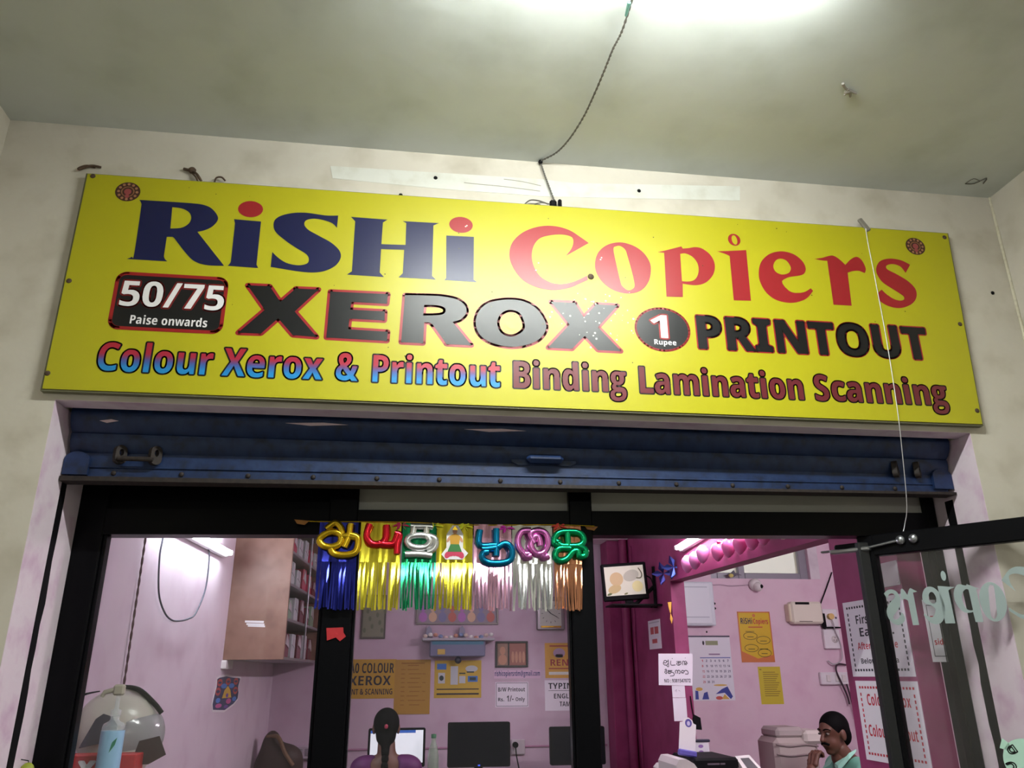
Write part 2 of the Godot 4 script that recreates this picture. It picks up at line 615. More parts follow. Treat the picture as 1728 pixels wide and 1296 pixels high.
# ---------------------------------------------------------------- the scene
func _ready():
	# camera
	var cam := Camera3D.new()
	cam.name = "camera"
	add_child(cam)
	cam.transform = Transform3D(Basis(Vector3(0.9904, -0.00678, 0.13804), Vector3(-0.04156, 0.93798, 0.34419), Vector3(-0.13181, -0.34663, 0.9287)).orthonormalized(), Vector3(0, 1.5, 2.5))
	cam.fov = rad_to_deg(2.0 * atan(648.0 / 1330.0))
	cam.near = 0.02
	cam.current = true
	# sky: an overcast afternoon, seen only through the porch's open side and the shop's window
	var we := WorldEnvironment.new()
	we.name = "world"
	var env := Environment.new()
	env.background_mode = Environment.BG_SKY
	var sm := ProceduralSkyMaterial.new()
	sm.sky_top_color = c8(206, 214, 222)
	sm.sky_horizon_color = c8(226, 228, 226)
	sm.ground_bottom_color = c8(110, 106, 98)
	sm.ground_horizon_color = c8(170, 166, 158)
	env.sky = Sky.new()
	env.sky.sky_material = sm
	env.background_energy_multiplier = 0.9
	env.tonemap_mode = Environment.TONE_MAPPER_LINEAR
	env.tonemap_exposure = 2.05
	env.sdfgi_enabled = true
	env.ssao_enabled = true
	env.ssil_enabled = true
	we.environment = env
	add_child(we)
	materials()
	lamps()
	porch()
	shop_shell()
	shopfront()
	shutter()
	sign_board()
	wall_bits()
	door()
	garland()
	left_bay()
	back_wall()
	partition_things()
	far_room()
	desk_things()
	people()

func print_(c: Color) -> StandardMaterial3D:   # ink on the glossy sign film
	var m := mat(c, 0.36)
	m.metallic_specular = 0.5
	return m

func materials():
	M.cream = plaster(c8(206, 199, 186), c8(186, 178, 162), 3, 0.6)
	M.ceiling = plaster(c8(210, 215, 212), c8(196, 201, 196), 11, 0.4, 2.0, 0.85, 0.1)
	M.reveal = plaster(c8(226, 209, 220), c8(208, 176, 200), 21, 1.1)
	M.pink = plaster(c8(218, 203, 214), c8(208, 188, 202), 31, 0.5, 1.5, 0.8, 0.1)
	M.pink_back = plaster(c8(202, 180, 196), c8(192, 166, 184), 33, 0.5, 1.5, 0.8, 0.1)
	M.pink_far = plaster(c8(228, 202, 216), c8(220, 188, 206), 35, 0.5, 1.5, 0.8, 0.1)
	M.magenta = plaster(c8(142, 46, 96), c8(128, 38, 84), 41, 0.6, 1.5, 0.6, 0.1)
	M.white_in = plaster(c8(224, 216, 222), c8(206, 196, 204), 51, 0.8)
	M.floor = plaster(c8(92, 88, 83), c8(76, 72, 67), 61, 0.5)
	M.street = plaster(c8(100, 96, 90), c8(80, 76, 70), 63, 0.2)
	M.black = mat(c8(13, 13, 16), 0.3, 0.0)
	M.black.metallic_specular = 0.2
	M.matt_black = mat(c8(15, 15, 17), 0.6)
	M.matt_black.metallic_specular = 0.25
	M.screen_off = mat(c8(10, 11, 19), 0.5)
	M.screen_off.metallic_specular = 0.25
	M.glass = glass()
	M.sign = mat(c8(178, 172, 24), 0.36)
	M.sign.normal_enabled = true
	M.sign.normal_texture = noise_tex(0.35, 71, [], 512, 2, 3.0)
	M.sign.normal_scale = 0.12
	M.sign.uv1_triplanar = true
	M.sign.uv1_scale = Vector3.ONE * 3.0
	M.navy = print_(c8(20, 24, 68))
	M.red = print_(c8(152, 32, 38))
	M.ink = print_(c8(18, 18, 20))
	M.maroon = print_(c8(104, 34, 42))
	M.white = mat(c8(236, 232, 234), 0.5)
	M.paper = mat(c8(228, 222, 232), 0.6)
	M.paper_red = mat(c8(190, 40, 62), 0.6)
	M.paper_ink = mat(c8(36, 34, 48), 0.6)
	M.yellow_paper = mat(c8(190, 150, 48), 0.5)
	M.steel = mat(c8(170, 172, 176), 0.3, 0.9)
	M.rust = plaster(c8(86, 66, 50), c8(48, 36, 28), 81, 6.0, 3.0, 0.8)
	M.shutter = plaster(c8(18, 41, 82), c8(10, 23, 46), 83, 2.5, 2.0, 0.5)
	M.dark_rust = plaster(c8(40, 30, 26), c8(22, 17, 16), 87, 6.0, 2.0, 0.7)
	M.wire = mat(c8(26, 22, 28), 0.5)
	M.grey_wire = mat(c8(96, 92, 86), 0.6)
	M.beige = mat(c8(232, 228, 210), 0.5)
	M.plastic = mat(c8(226, 222, 220), 0.4)
	M.wood = plaster(c8(140, 102, 86), c8(122, 86, 70), 91, 1.2, 1.0, 0.45)
	M.gold = foil(c8(214, 176, 40), 0.25)
	M.skin_w = mat(c8(104, 70, 56), 0.55)
	M.skin_m = mat(c8(96, 60, 46), 0.5)
	M.hair = mat(c8(8, 7, 8), 0.7)
	M.hair.metallic_specular = 0.2

func tube_light(called: String, label: String, cat_group: String, centre: Vector3, along: Vector3, out: Vector3, length: float, energy: float, c: Color, bright: float):
	var o := thing(called, label, "light", centre)
	var st := S()
	var xf := Transform3D(Basis(along, out.cross(along).normalized(), out), centre)
	bx(st, Vector3(0, 0, -0.035), Vector3(length + 0.06, 0.05, 0.04), 0.006, xf)
	part(o, "batten", st, M.plastic)
	st = S()
	for s in [-1, 1]:
		st = S()
		bx(st, Vector3(s * (length * 0.5 + 0.012), 0, -0.008), Vector3(0.03, 0.034, 0.05), 0.006, xf)
		part(o, "holder", st, M.plastic)
	st = S()
	var pts := []
	for i in 9:
		pts.append(centre + along * length * (i / 8.0 - 0.5))
	tube(st, pts, 0.014, 12)
	part(o, "tube", st, glow(c, bright))
	var l := AreaLight3D.new()
	l.name = "tube_glow"
	o.add_child(l)
	l.transform = Transform3D(Basis(along, (-out).cross(along), -out), out * 0.02)
	l.area_size = Vector2(length, 0.03)
	l.light_energy = energy
	l.light_color = c
	l.shadow_enabled = true
	l.area_range = 20.0
	return o

func lamps():
	# the tube under the porch ceiling, just above the frame
	tube_light("ceiling_tube_light", "white tube light under the porch ceiling over the sign", "", Vector3(0.56, 3.265, 1.06), Vector3(1, 0, 0), Vector3(0, -1, 0), 1.15, 1.8, Color(0.98, 1.0, 0.98), 80.0)
	# the tube on the porch's front beam, behind the camera: it lights the sign and shows in the foil
	tube_light("beam_tube_light", "white tube light on the beam across the porch front", "", Vector3(0.52, 2.39, 4.36), Vector3(1, 0, 0), Vector3(0, 0, -1), 1.15, 0.35, Color(0.98, 1.0, 0.98), 11.0)
	# the two tubes in the shop
	var w := on_left(1.5, 2.2, 0.058)
	tube_light("left_wall_tube_light", "glowing white tube light high on the pink left wall", "", w.origin, w.basis.x, w.basis.z, 1.15, 0.26, Color(0.94, 0.97, 1.0), 34.0)
	var a := Vector3(1.85, 2.3, -2.66)
	var b := Vector3(1.85, 2.36, -1.55)
	tube_light("magenta_wall_tube_light", "glowing pinkish white tube light above the magenta doorway beam", "", (a + b) / 2, (b - a).normalized(), Vector3(-1, 0, 0), 1.1, 0.7, Color(1.0, 0.95, 1.0), 36.0)
	# the far room's own tube, out of sight behind the magenta beam
	tube_light("far_room_tube_light", "white tube light on the far room's front wall, hidden by the magenta wall", "", Vector3(3.0, 2.5, -0.52), Vector3(1, 0, 0), Vector3(0, 0, -1), 1.15, 1.9, Color(1.0, 0.98, 1.0), 10.0)

func porch():
	# the front wall: two piers, the lintel and the wall over the shutter's box
	struct_("wall_front", box(-1.8, XL, 0, CEIL, -0.36, 0), M.cream)
	struct_("wall_front", box(XR, 2.75, 0, CEIL, -0.28, 0), M.cream)
	struct_("wall_front", box(XL, XR, HEAD, CEIL, -0.075, 0), M.cream)
	struct_("wall_front", box(XL, XR, 2.9, CEIL, -0.5, -0.075), M.cream)
	struct_("wall_front", box(XL, XR, 2.3, 2.9, -0.5, -0.42), M.cream)
	# pale pink paint on the reveals
	struct_("trim_1", box(XL, XL + 0.0015, 0, HEAD, -0.36, 0.0), M.reveal)
	struct_("trim_2", box(XR - 0.0015, XR, 0, HEAD, -0.28, 0.0), M.reveal)
	struct_("trim_3", box(XL, XR, HEAD - 0.0015, HEAD, -0.075, 0.0), M.reveal)
	struct_("wall_left", box(-1.8, -1.422, 0, CEIL, 0, 4.6), M.cream)
	struct_("wall_right", box(2.363, 2.75, 0, CEIL, 0, 4.6), M.cream)
	struct_("ceiling", box(-1.8, 2.75, CEIL, CEIL + 0.2, -0.5, 4.6), M.ceiling)
	struct_("floor", box(-1.8, 2.75, -0.2, 0, -0.45, 4.6), M.floor)
	struct_("trim_4", box(-1.422, 2.363, 2.3, CEIL, 4.4, 4.6), M.cream)   # the beam across the porch's open side
	# a thin fillet of old whitewash along the wall's top
	struct_("ground", box(-14, 14, -0.3, -0.15, 4.6, 16), M.street)
	var o := thing("opposite_building", "pale grey building across the street from the porch", "building", Vector3(0, -0.15, 11))
	part(o, "wall", box(-12, 12, -0.15, 7, 11, 12), mat(c8(92, 84, 76), 0.85))
	for i in 5:
		part(o, "window", box(-8.2 + i * 3.4, -6.6 + i * 3.4, 3.4, 5.0, 10.96, 11.0, 0.01), M.screen_off)

func shop_shell():
	var st := S()
	var f := on_left(-0.1, 0)
	hexa(st, [f.origin, f.origin - f.basis.z * 0.15, on_left(4.1, 0).origin - f.basis.z * 0.15, on_left(4.1, 0).origin,
		f.origin + Vector3.UP * 2.75, f.origin - f.basis.z * 0.15 + Vector3.UP * 2.75, on_left(4.1, 2.75).origin - f.basis.z * 0.15, on_left(4.1, 2.75).origin])
	struct_("wall_shop_left", st, M.pink)
	# back wall with the window's opening
	st = box(-1.4, PART + 0.05, 0, 2.75, BACK - 0.2, BACK)
	struct_("wall_shop_back", st, M.pink_back)
	st = box(PART + 0.05, 2.725, 0, 2.75, BACK - 0.2, BACK)
	box(2.725, 3.66, 0, 2.29, BACK - 0.2, BACK, 0, st)
	box(2.725, 3.66, 2.72, 2.75, BACK - 0.2, BACK, 0, st)
	box(3.66, 4.4, 0, 2.75, BACK - 0.2, BACK, 0, st)
	struct_("wall_far_back", st, M.pink_far)
	struct_("wall_far_right", box(4.4, 4.55, 0, 2.75, BACK - 0.2, -0.28), M.pink_far)
	struct_("wall_far_front", box(2.1, 4.55, 0, 2.75, -0.45, -0.28), M.pink_far)
	struct_("ceiling_shop", box(-1.6, 4.55, 2.75, 3.0, BACK - 0.2, -0.42), M.white_in)
	struct_("floor_shop", box(-1.6, 4.55, -0.2, 0, BACK - 0.2, -0.45), M.floor)
	# the magenta partition with its wide opening, and the pilaster in the back corner
	st = box(PART, PART + 0.1, 0, 2.75, -0.83, -0.42)
	box(PART, PART + 0.1, 0, 2.29, -0.42, -0.35, 0, st)
	box(PART, PART + 0.1, 0, 2.75, BACK, -3.0, 0, st)
	hexa(st, [Vector3(PART, 2.115, -3.0), Vector3(PART + 0.1, 2.115, -3.0), Vector3(PART + 0.1, 2.75, -3.0), Vector3(PART, 2.75, -3.0),
		Vector3(PART, 2.072, -0.83), Vector3(PART + 0.1, 2.072, -0.83), Vector3(PART + 0.1, 2.75, -0.83), Vector3(PART, 2.75, -0.83)])
	struct_("wall_partition", st, M.magenta)
	st = box(1.735, PART, 0, 2.57, BACK, -4.08, 0.004)
	struct_("trim_5", st, M.magenta)
	struct_("trim_6", box(-1.0, PART, 2.57, 2.75, BACK, -4.0), M.white_in)
	st = S()
	tube(st, [Vector3(1.86, 0, -4.03), Vector3(1.86, 2.57, -4.03)], 0.035, 12)
	single("corner_pipe", st, M.magenta, "magenta painted pipe down the back corner pilaster", "pipe")
	# the window: grey frame and frosted panes
	var o := Node3D.new()
	o.name = "window_2"
	add_child(o)
	o.set_meta("kind", "structure")
	st = S()
	for x in [[2.725, 2.80], [3.0, 3.06], [3.585, 3.66]]:
		box(x[0], x[1], 2.29, 2.72, BACK - 0.12, BACK - 0.04, 0.005, st)
	for y in [[2.29, 2.345], [2.66, 2.72]]:
		for x in [[2.80, 3.0], [3.06, 3.585]]:
			box(x[0], x[1], y[0], y[1], BACK - 0.12, BACK - 0.04, 0.005, st)
	part(o, "window_frame", st, mat(c8(150, 150, 158), 0.4, 0.3))
	var pm := mat(Color(0.92, 0.90, 0.78, 0.45), 0.2)
	pm.transparency = BaseMaterial3D.TRANSPARENCY_ALPHA
	part(o, "pane", box(2.80, 3.0, 2.345, 2.66, BACK - 0.085, BACK - 0.078), pm)
	part(o, "pane", box(3.06, 3.585, 2.345, 2.66, BACK - 0.085, BACK - 0.078), pm)
	part(o, "reveal", box(3.662, 3.75, 2.29, 2.72, BACK, BACK + 0.004, 0), M.white_in)

# ---------------------------------------------------------------- the glazed front: black aluminium, turned a little to the wall
func front_root(called: String) -> Node3D:
	var o := Node3D.new()
	o.name = called
	add_child(o)
	o.set_meta("kind", "structure")
	o.transform = Transform3D(Basis(Vector3.UP, -0.022), Vector3(XL, 0, -0.33))
	return o

func shopfront():
	var o := front_root("window_1")
	var Y := func(x: float) -> float: return 1.955 + 0.0107 * (x - 0.09)
	for r in [[0.0, 0.092, 0.0, 2.4], [0.835, 0.935, 0.0, 2.4], [1.69, 1.775, 0.0, 2.4], [2.786, 2.828, 0.0, 1.96], [3.085, 3.125, 0.0, 2.4]]:
		part(o, "mullion", box(r[0], r[1], r[2], r[3], -0.085 if r[3] > 2 else -0.03, 0.0, 0.004), M.black if r[3] > 2 else mat(c8(46, 47, 50), 0.35, 0.5), "", true)
	# glazing beads beside the panes
	for r in [[0.092, 0.104], [0.823, 0.835], [0.935, 0.945], [1.68, 1.69]]:
		part(o, "bead", box(r[0], r[1], 0.1, 1.955, -0.055, -0.012, 0.003), M.black, "", true)
	for seg in [[0.092, 0.835], [0.935, 1.69], [1.775, 3.085]]:
		var st := S()
		var a: float = seg[0]
		var b: float = seg[1]
		var q := []
		for z in [-0.003, -0.08]:
			q.append_array([Vector3(a, Y.call(a), z), Vector3(b, Y.call(b), z), Vector3(b, Y.call(b) + 0.088, z), Vector3(a, Y.call(a) + 0.088, z)])
		hexa(st, q)
		part(o, "head_rail", st, M.black, "", true)
		st = S()
		q = []
		for z in [-0.003, -0.08]:
			q.append_array([Vector3(a, Y.call(a) + 0.24, z), Vector3(b, Y.call(b) + 0.24, z), Vector3(b, Y.call(b) + 0.4, z), Vector3(a, Y.call(a) + 0.4, z)])
		hexa(st, q)
		part(o, "head_rail", st, M.black, "", true)
		st = S()
		q = []
		for z in [-0.03, -0.036]:
			q.append_array([Vector3(a, Y.call(a) + 0.088, z), Vector3(b, Y.call(b) + 0.088, z), Vector3(b, Y.call(b) + 0.24, z), Vector3(a, Y.call(a) + 0.24, z)])
		hexa(st, q)
		part(o, "transom_panel", st, M.black if a < 0.5 else mat(c8(176, 174, 164), 0.5), "dark transom panel" if a < 0.5 else "grey transom panel", true)
	for r in [[0.092, 0.835], [0.935, 1.69], [2.828, 3.085]]:
		part(o, "bottom_rail", box(r[0], r[1], 0.0, 0.1, -0.08, -0.003, 0.004), M.black, "", true)
		part(o, "pane", box(r[0], r[1], 0.1, 1.98, -0.043, -0.038), M.glass, "", true)

func shutter():
	var o := thing("roller_shutter", "rolled up navy blue steel roller shutter under the yellow sign", "shutter", Vector3(0.48, 0, -0.18))
	var st := S()
	var yo := func(x: float) -> float: return 0.006 * (x - 0.45)
	# the curtain: curved slats
	for i in 7:
		st = S()
		st.set_smooth_group(0)
		var y0 := 2.175 + i * 0.075
		var prof := []
		for k in 7:
			var t := k / 6.0
			var y := y0 + 0.075 * t
			prof.append(Vector2(lerpf(-0.165, -0.105, clampf((y - 2.175) / 0.145, 0.0, 1.0)) + 0.011 * sin(PI * t) - (0.006 if k == 0 else 0.0), y))
		for k in 6:
			quad(st, Vector3(XL + 0.012, prof[k].y, prof[k].x), Vector3(XR - 0.012, prof[k].y, prof[k].x), Vector3(XR - 0.012, prof[k + 1].y, prof[k + 1].x), Vector3(XL + 0.012, prof[k + 1].y, prof[k + 1].x))
		part(o, "slat", st, M.shutter)
	st = S()
	tube(st, [Vector3(XL + 0.005, 2.72, -0.22), Vector3(XR - 0.005, 2.72, -0.22)], 0.11, 20)
	part(o, "roll", st, M.shutter)
	# bottom rail: a blue pressed plate over a dark angle iron
	st = S()
	var q := []
	for z in [-0.150, -0.166]:
		q.append_array([Vector3(XL + 0.02, 2.116 + yo.call(XL), z), Vector3(XR - 0.02, 2.116 + yo.call(XR), z), Vector3(XR - 0.02, 2.197 + yo.call(XR), z), Vector3(XL + 0.02, 2.197 + yo.call(XL), z)])
	hexa(st, q)
	part(o, "bottom_plate", st, M.shutter, "blue bottom plate of the shutter")
	st = S()
	tube(st, [Vector3(XL + 0.02, 2.15 + yo.call(XL), -0.149), Vector3(XR - 0.02, 2.15 + yo.call(XR), -0.149)], 0.004, 6)
	part(o, "pressed_ridge", st, M.shutter)
	st = S()
	q = []
	for z in [-0.128, -0.19]:
		q.append_array([Vector3(XL + 0.004, 2.100 + yo.call(XL), z), Vector3(XR - 0.004, 2.108 + yo.call(XR), z), Vector3(XR - 0.004, 2.117 + yo.call(XR), z), Vector3(XL + 0.004, 2.115 + yo.call(XL), z)])
	hexa(st, q)
	part(o, "angle_iron", st, M.dark_rust)
	for i in 14:
		st = S()
		var x := -0.93 + i * 0.2105
		ball(st, Vector3(x, 2.131 + yo.call(x), -0.149), Vector3(0.0085, 0.0085, 0.006), 10)
		part(o, "rivet", st, M.dark_rust)
	# pull handle
	st = S()
	prism(st, PackedVector2Array([Vector2(0.372, 2.197), Vector2(0.392, 2.188), Vector2(0.58, 2.188), Vector2(0.6, 2.197), Vector2(0.6, 2.21), Vector2(0.575, 2.212), Vector2(0.56, 2.225), Vector2(0.412, 2.225), Vector2(0.397, 2.212), Vector2(0.372, 2.21)]), -0.150, -0.142)
	bx(st, Vector3(0.486, 2.205, -0.125), Vector3(0.13, 0.03, 0.04), 0.012)
	part(o, "handle", st, M.shutter)
	# lock lugs near both ends
	for x in [-0.915, -0.806, 1.812, 1.9]:
		st = S()
		var yb: float = 2.15 if x < 0 else 2.178
		var lp := round2(-0.019, 0.0, 0.019, 0.062, 0.018)
		for p in holed(lp, [ell2(0, 0.038, 0.008, 0.012, 10)]):
			prism(st, p, -0.009, 0.009, Transform3D(Basis(Vector3(0.7, 0, -0.714), Vector3.UP, Vector3(0.714, 0, 0.7)), Vector3(x, yb, -0.135)))
		part(o, "lock_lug", st, M.dark_rust)
	st = S()
	tube(st, [Vector3(-0.915, 2.165, -0.12), Vector3(-0.806, 2.165, -0.12)], 0.008, 8)
	part(o, "lock_bar", st, M.dark_rust)
	# rounded blue end plates
	for s in [[XL + 0.043, 2.163], [XR - 0.043, 2.19]]:
		st = S()
		var pl := PackedVector2Array()
		for k in 11:
			pl.append(Vector2(s[0] + 0.038 * cos(PI * k / 10), s[1] + 0.026 * sin(PI * k / 10)))
		pl.append(Vector2(s[0] - 0.038, s[1] - 0.05))
		pl.append(Vector2(s[0] + 0.038, s[1] - 0.05))
		prism(st, pl, -0.148, -0.135)
		part(o, "end_plate", st, M.shutter)
	# guide channels in the reveals, with a broken plaster edge
	var rng := RandomNumberGenerator.new()
	rng.seed = 5
	for side in 2:
		st = S()
		var x: float = XL + 0.0035 if side == 0 else XR - 0.0035
		var pl := PackedVector2Array()
		for i in 34:
			pl.append(Vector2(0.158 + 0.002, 2.105 - i * 0.0645))
		for i in 34:
			pl.append(Vector2(0.200 + rng.randf_range(-0.006, 0.006), 2.105 - (33 - i) * 0.0645))
		prism(st, pl, -0.003, 0.0, Transform3D(Basis(Vector3(0, 0, -1), Vector3.UP, Vector3(1, 0, 0)) if side == 0 else Basis(Vector3(0, 0, -1), Vector3.UP, Vector3(1, 0, 0)), Vector3(x if side == 0 else x + 0.003, 0, 0)))
		part(o, "guide_channel", st, M.matt_black)
	# pale scuffs where paint is gone from the curtain
	for s in [[-0.985, -0.925, 2.285], [-0.40, -0.19, 2.298], [0.2, 0.42, 2.298]]:
		st = S()
		poly(st, PackedVector2Array([Vector2(s[0], s[2]), Vector2(lerpf(s[0], s[1], 0.4), s[2] - 0.007), Vector2(s[1], s[2] + 0.001), Vector2(lerpf(s[0], s[1], 0.6), s[2] + 0.006)]), Transform3D(), -0.103)
		part(o, "bare_patch", st, mat(c8(214, 190, 198), 0.8))

func sign_board():
	var o := thing("sign_board", "long yellow shop sign board lettered Rishi Copiers above the shutter", "sign", Vector3(0.5, 2.35, 0))
	var st := S()
	prism(st, PackedVector2Array([Vector2(-1.124, 2.336), Vector2(2.079, 2.337), Vector2(2.114, 3.143), Vector2(-1.125, 3.132)]), 0.002, 0.026)
	part(o, "frame", st, mat(c8(112, 110, 84), 0.7))
	st = S()
	prism(st, PackedVector2Array([Vector2(-1.1175, 2.342), Vector2(2.073, 2.343), Vector2(2.107, 3.139), Vector2(-1.118, 3.128)]), 0.024, 0.030)
	part(o, "panel", st, M.sign, "yellow printed panel")
	var xf := Transform3D(Basis(), Vector3(-1.13, 2.35, 0.030))
	var k := Vector2(0.001, 0.001)
	var D := LETTERS
	for n in ["R", "i", "S", "H", "i2"]:
		st = S()
		letter(st, outline(D[n], k), xf, 0.0006)
		part(o, "letter", st, M.navy, "navy blue letter of the name")
	var Z := Transform3D(Basis(), Vector3(0, 0, 0.030))
	for d in [[-0.5661, 3.0317, 0.0422, 0.0326], [0.1689, 3.0262, 0.0426, 0.0330]]:
		st = S()
		poly(st, ell2(d[0], d[1], d[2], d[3]), Z, 0.0006)
		part(o, "letter_dot", st, M.red, "red dot over the letter i")
	for n in ["C", "o", "p", "j", "e", "r", "s"]:
		st = S()
		letter(st, outline(D[n], k), xf, 0.0006)
		part(o, "letter", st, M.red, "red letter of the name")
	st = S()
	for p in holed(ell2(1.205, 3.0423, 0.0247, 0.0259), [ell2(1.2059, 3.0417, 0.0109, 0.0206, 20, 0.12)]):
		poly(st, p, Z, 0.0006)
	part(o, "letter_dot", st, M.red, "red ring over the letter i")
	# XEROX: black letters with a red edge
	for n in ["X", "E", "R2", "O", "X2"]:
		var lp := outline(D[n], k)
		st = S()
		for l in lp:
			rim(st, l, 0.009, xf, 0.0004)
		part(o, "letter_edge", st, M.red)
		st = S()
		letter(st, lp, xf, 0.0008)
		part(o, "letter", st, M.ink, "black red-edged capital")
	# 50/75 badge
	var bd := round2(-0.958, 2.558, -0.612, 2.755, 0.028)
	st = S()
	poly(st, bd, Z, 0.0006)
	part(o, "badge", st, M.ink, "black rounded price badge")
	st = S()
	rim(st, bd, 0.006, Z, 0.0008)
	part(o, "badge_edge", st, mat(c8(150, 30, 30), 0.36))
	st = S()
	text(st, "50/75", -0.94, 2.638, 0.326, 0.09, Z, 0.001, true, 0.006)
	part(o, "letter_edge", st, mat(c8(120, 24, 26), 0.36))
	st = S()
	text(st, "50/75", -0.94, 2.638, 0.326, 0.09, Z, 0.0012)
	part(o, "lettering", st, M.white, "white price figures")
	st = S()
	text(st, "Paise onwards", -0.897, 2.575, 0.24, 0.03, Z, 0.0012)
	part(o, "lettering", st, M.white)
	# 1 Rupee oval
	var ov := ell2(0.8944, 2.6537, 0.0993, 0.0825, 40)
	st = S()
	poly(st, ov, Z, 0.0006)
	part(o, "badge", st, M.ink, "black oval price badge")
	st = S()
	rim(st, ov, 0.004, Z, 0.0008)
	text(st, "1", 0.851, 2.62, 0.062, 0.089, Z, 0.001, true, 0.006)
	part(o, "badge_edge", st, mat(c8(150, 30, 30), 0.36))
	st = S()
	text(st, "1", 0.851, 2.62, 0.062, 0.089, Z, 0.0012)
	text(st, "Rupee", 0.86, 2.594, 0.081, 0.019, Z, 0.0012)
	part(o, "lettering", st, M.white)
	st = S()
	text(st, "PRINTOUT", 1.026, 2.589, 0.892, 0.124, Z, 0.0004, true, 0.0085)
	part(o, "letter_edge", st, M.red)
	st = S()
	text(st, "PRINTOUT", 1.026, 2.589, 0.892, 0.124, Z, 0.0006, true, 0.0035)
	text(st, "PRINTOUT", 1.026, 2.589, 0.892, 0.124, Z, 0.0008)
	part(o, "lettering", st, M.ink, "black red-edged capitals")
	# the bottom line
	var gm := mat(Color.WHITE, 0.36)
	var g := Gradient.new()
	g.offsets = PackedFloat32Array([0.0, 0.38, 0.62, 0.85])
	g.colors = PackedColorArray([c8(168, 34, 48), c8(168, 38, 62), c8(74, 92, 164), c8(36, 136, 200)])
	var gt := GradientTexture2D.new()
	gt.gradient = g
	gt.width = 4
	gt.height = 128
	gt.fill_from = Vector2(0.5, 0)
	gt.fill_to = Vector2(0.5, 1)
	gm.albedo_texture = gt
	gm.texture_repeat = false
	for w in [["Colour", -0.972, 0.348, 0], ["Xerox", -0.592, 0.315, 0], ["&", -0.233, 0.071, 0], ["Printout", -0.114, 0.423, 0], ["Binding", 0.357, 0.391, 1], ["Lamination", 0.798, 0.598, 1], ["Scanning", 1.442, 0.513, 1]]:
		st = S()
		text(st, w[0], w[1], 2.4095, w[2], 0.095, Z, 0.0004, true, 0.0055)
		part(o, "letter_edge", st, M.ink)
		st = S()
		if w[3] == 1:
			text(st, w[0], w[1], 2.4095, w[2], 0.095, Z, 0.0006, true, 0.001)
		text(st, w[0], w[1], 2.4095, w[2], 0.095, Z, 0.0008, true, 0.0, false, w[3] == 0)
		part(o, "lettering", st, gm if w[3] == 0 else M.maroon, "red to blue lettering" if w[3] == 0 else "maroon lettering")
	# the two round stickers
	for s in [[-0.9778, 3.0671], [1.9543, 3.069]]:
		var c := Vector2(s[0], s[1])
		st = S()
		poly(st, ell2(c.x, c.y, 0.041, 0.038), Z, 0.0006)
		var sk := part(o, "round_sticker", st, mat(c8(70, 40, 32), 0.4), "dark round sticker with a ringed emblem")
		st = S()
		for i in 12:
			var d := Vector2(0.03, 0).rotated(TAU * i / 12)
			dot2(st, c + d, 0.005, Z, 0.0009)
		rim(st, ell2(c.x, c.y, 0.02, 0.019, 18), 0.0022, Z, 0.0009)
		part(sk, "emblem", st, mat(c8(168, 118, 84), 0.4))
		st = S()
		dot2(st, c, 0.012, Z, 0.0009, 12)
		dot2(st, c + Vector2(0, -0.018), 0.008, Z, 0.0010, 10)
		part(sk, "emblem", st, mat(c8(150, 70, 70), 0.4))
	for s in [[-1.106, 2.716], [-1.112, 2.393], [2.073, 2.741], [2.064, 2.394], [0.641, 2.848], [-1.10, 3.12], [2.09, 3.12]]:
		st = S()
		ball(st, Vector3(s[0], s[1], 0.030), Vector3(0.009, 0.009, 0.004) * (1.0 if s[0] != 0.641 else 1.35), 10)
		part(o, "screw", st, M.rust)
	# flecks where the print has chipped
	var rng := RandomNumberGenerator.new()
	rng.seed = 12
	st = S()
	for i in 46:
		var p := Vector2(rng.randfn(0.64, 0.07), rng.randfn(2.69, 0.055))
		dot2(st, p, rng.randf_range(0.001, 0.0045), Z, 0.0013, 5)
	for p in [Vector2(0.1855, 3.02), Vector2(0.19, 3.024), Vector2(0.68, 2.92), Vector2(0.684, 2.928), Vector2(0.45, 2.89), Vector2(0.44, 2.86)]:
		dot2(st, p, 0.003, Z, 0.0013, 5)
	part(o, "chip", st, mat(c8(224, 226, 214), 0.6)).set_meta("kind", "stuff")
	st = S()
	for i in 40:
		dot2(st, Vector2(rng.randf_range(-1.0, 2.0), rng.randf_range(2.37, 3.13)), rng.randf_range(0.001, 0.0026), Z, 0.0011, 5)
	part(o, "speck", st, mat(c8(70, 62, 20), 0.7)).set_meta("kind", "stuff")

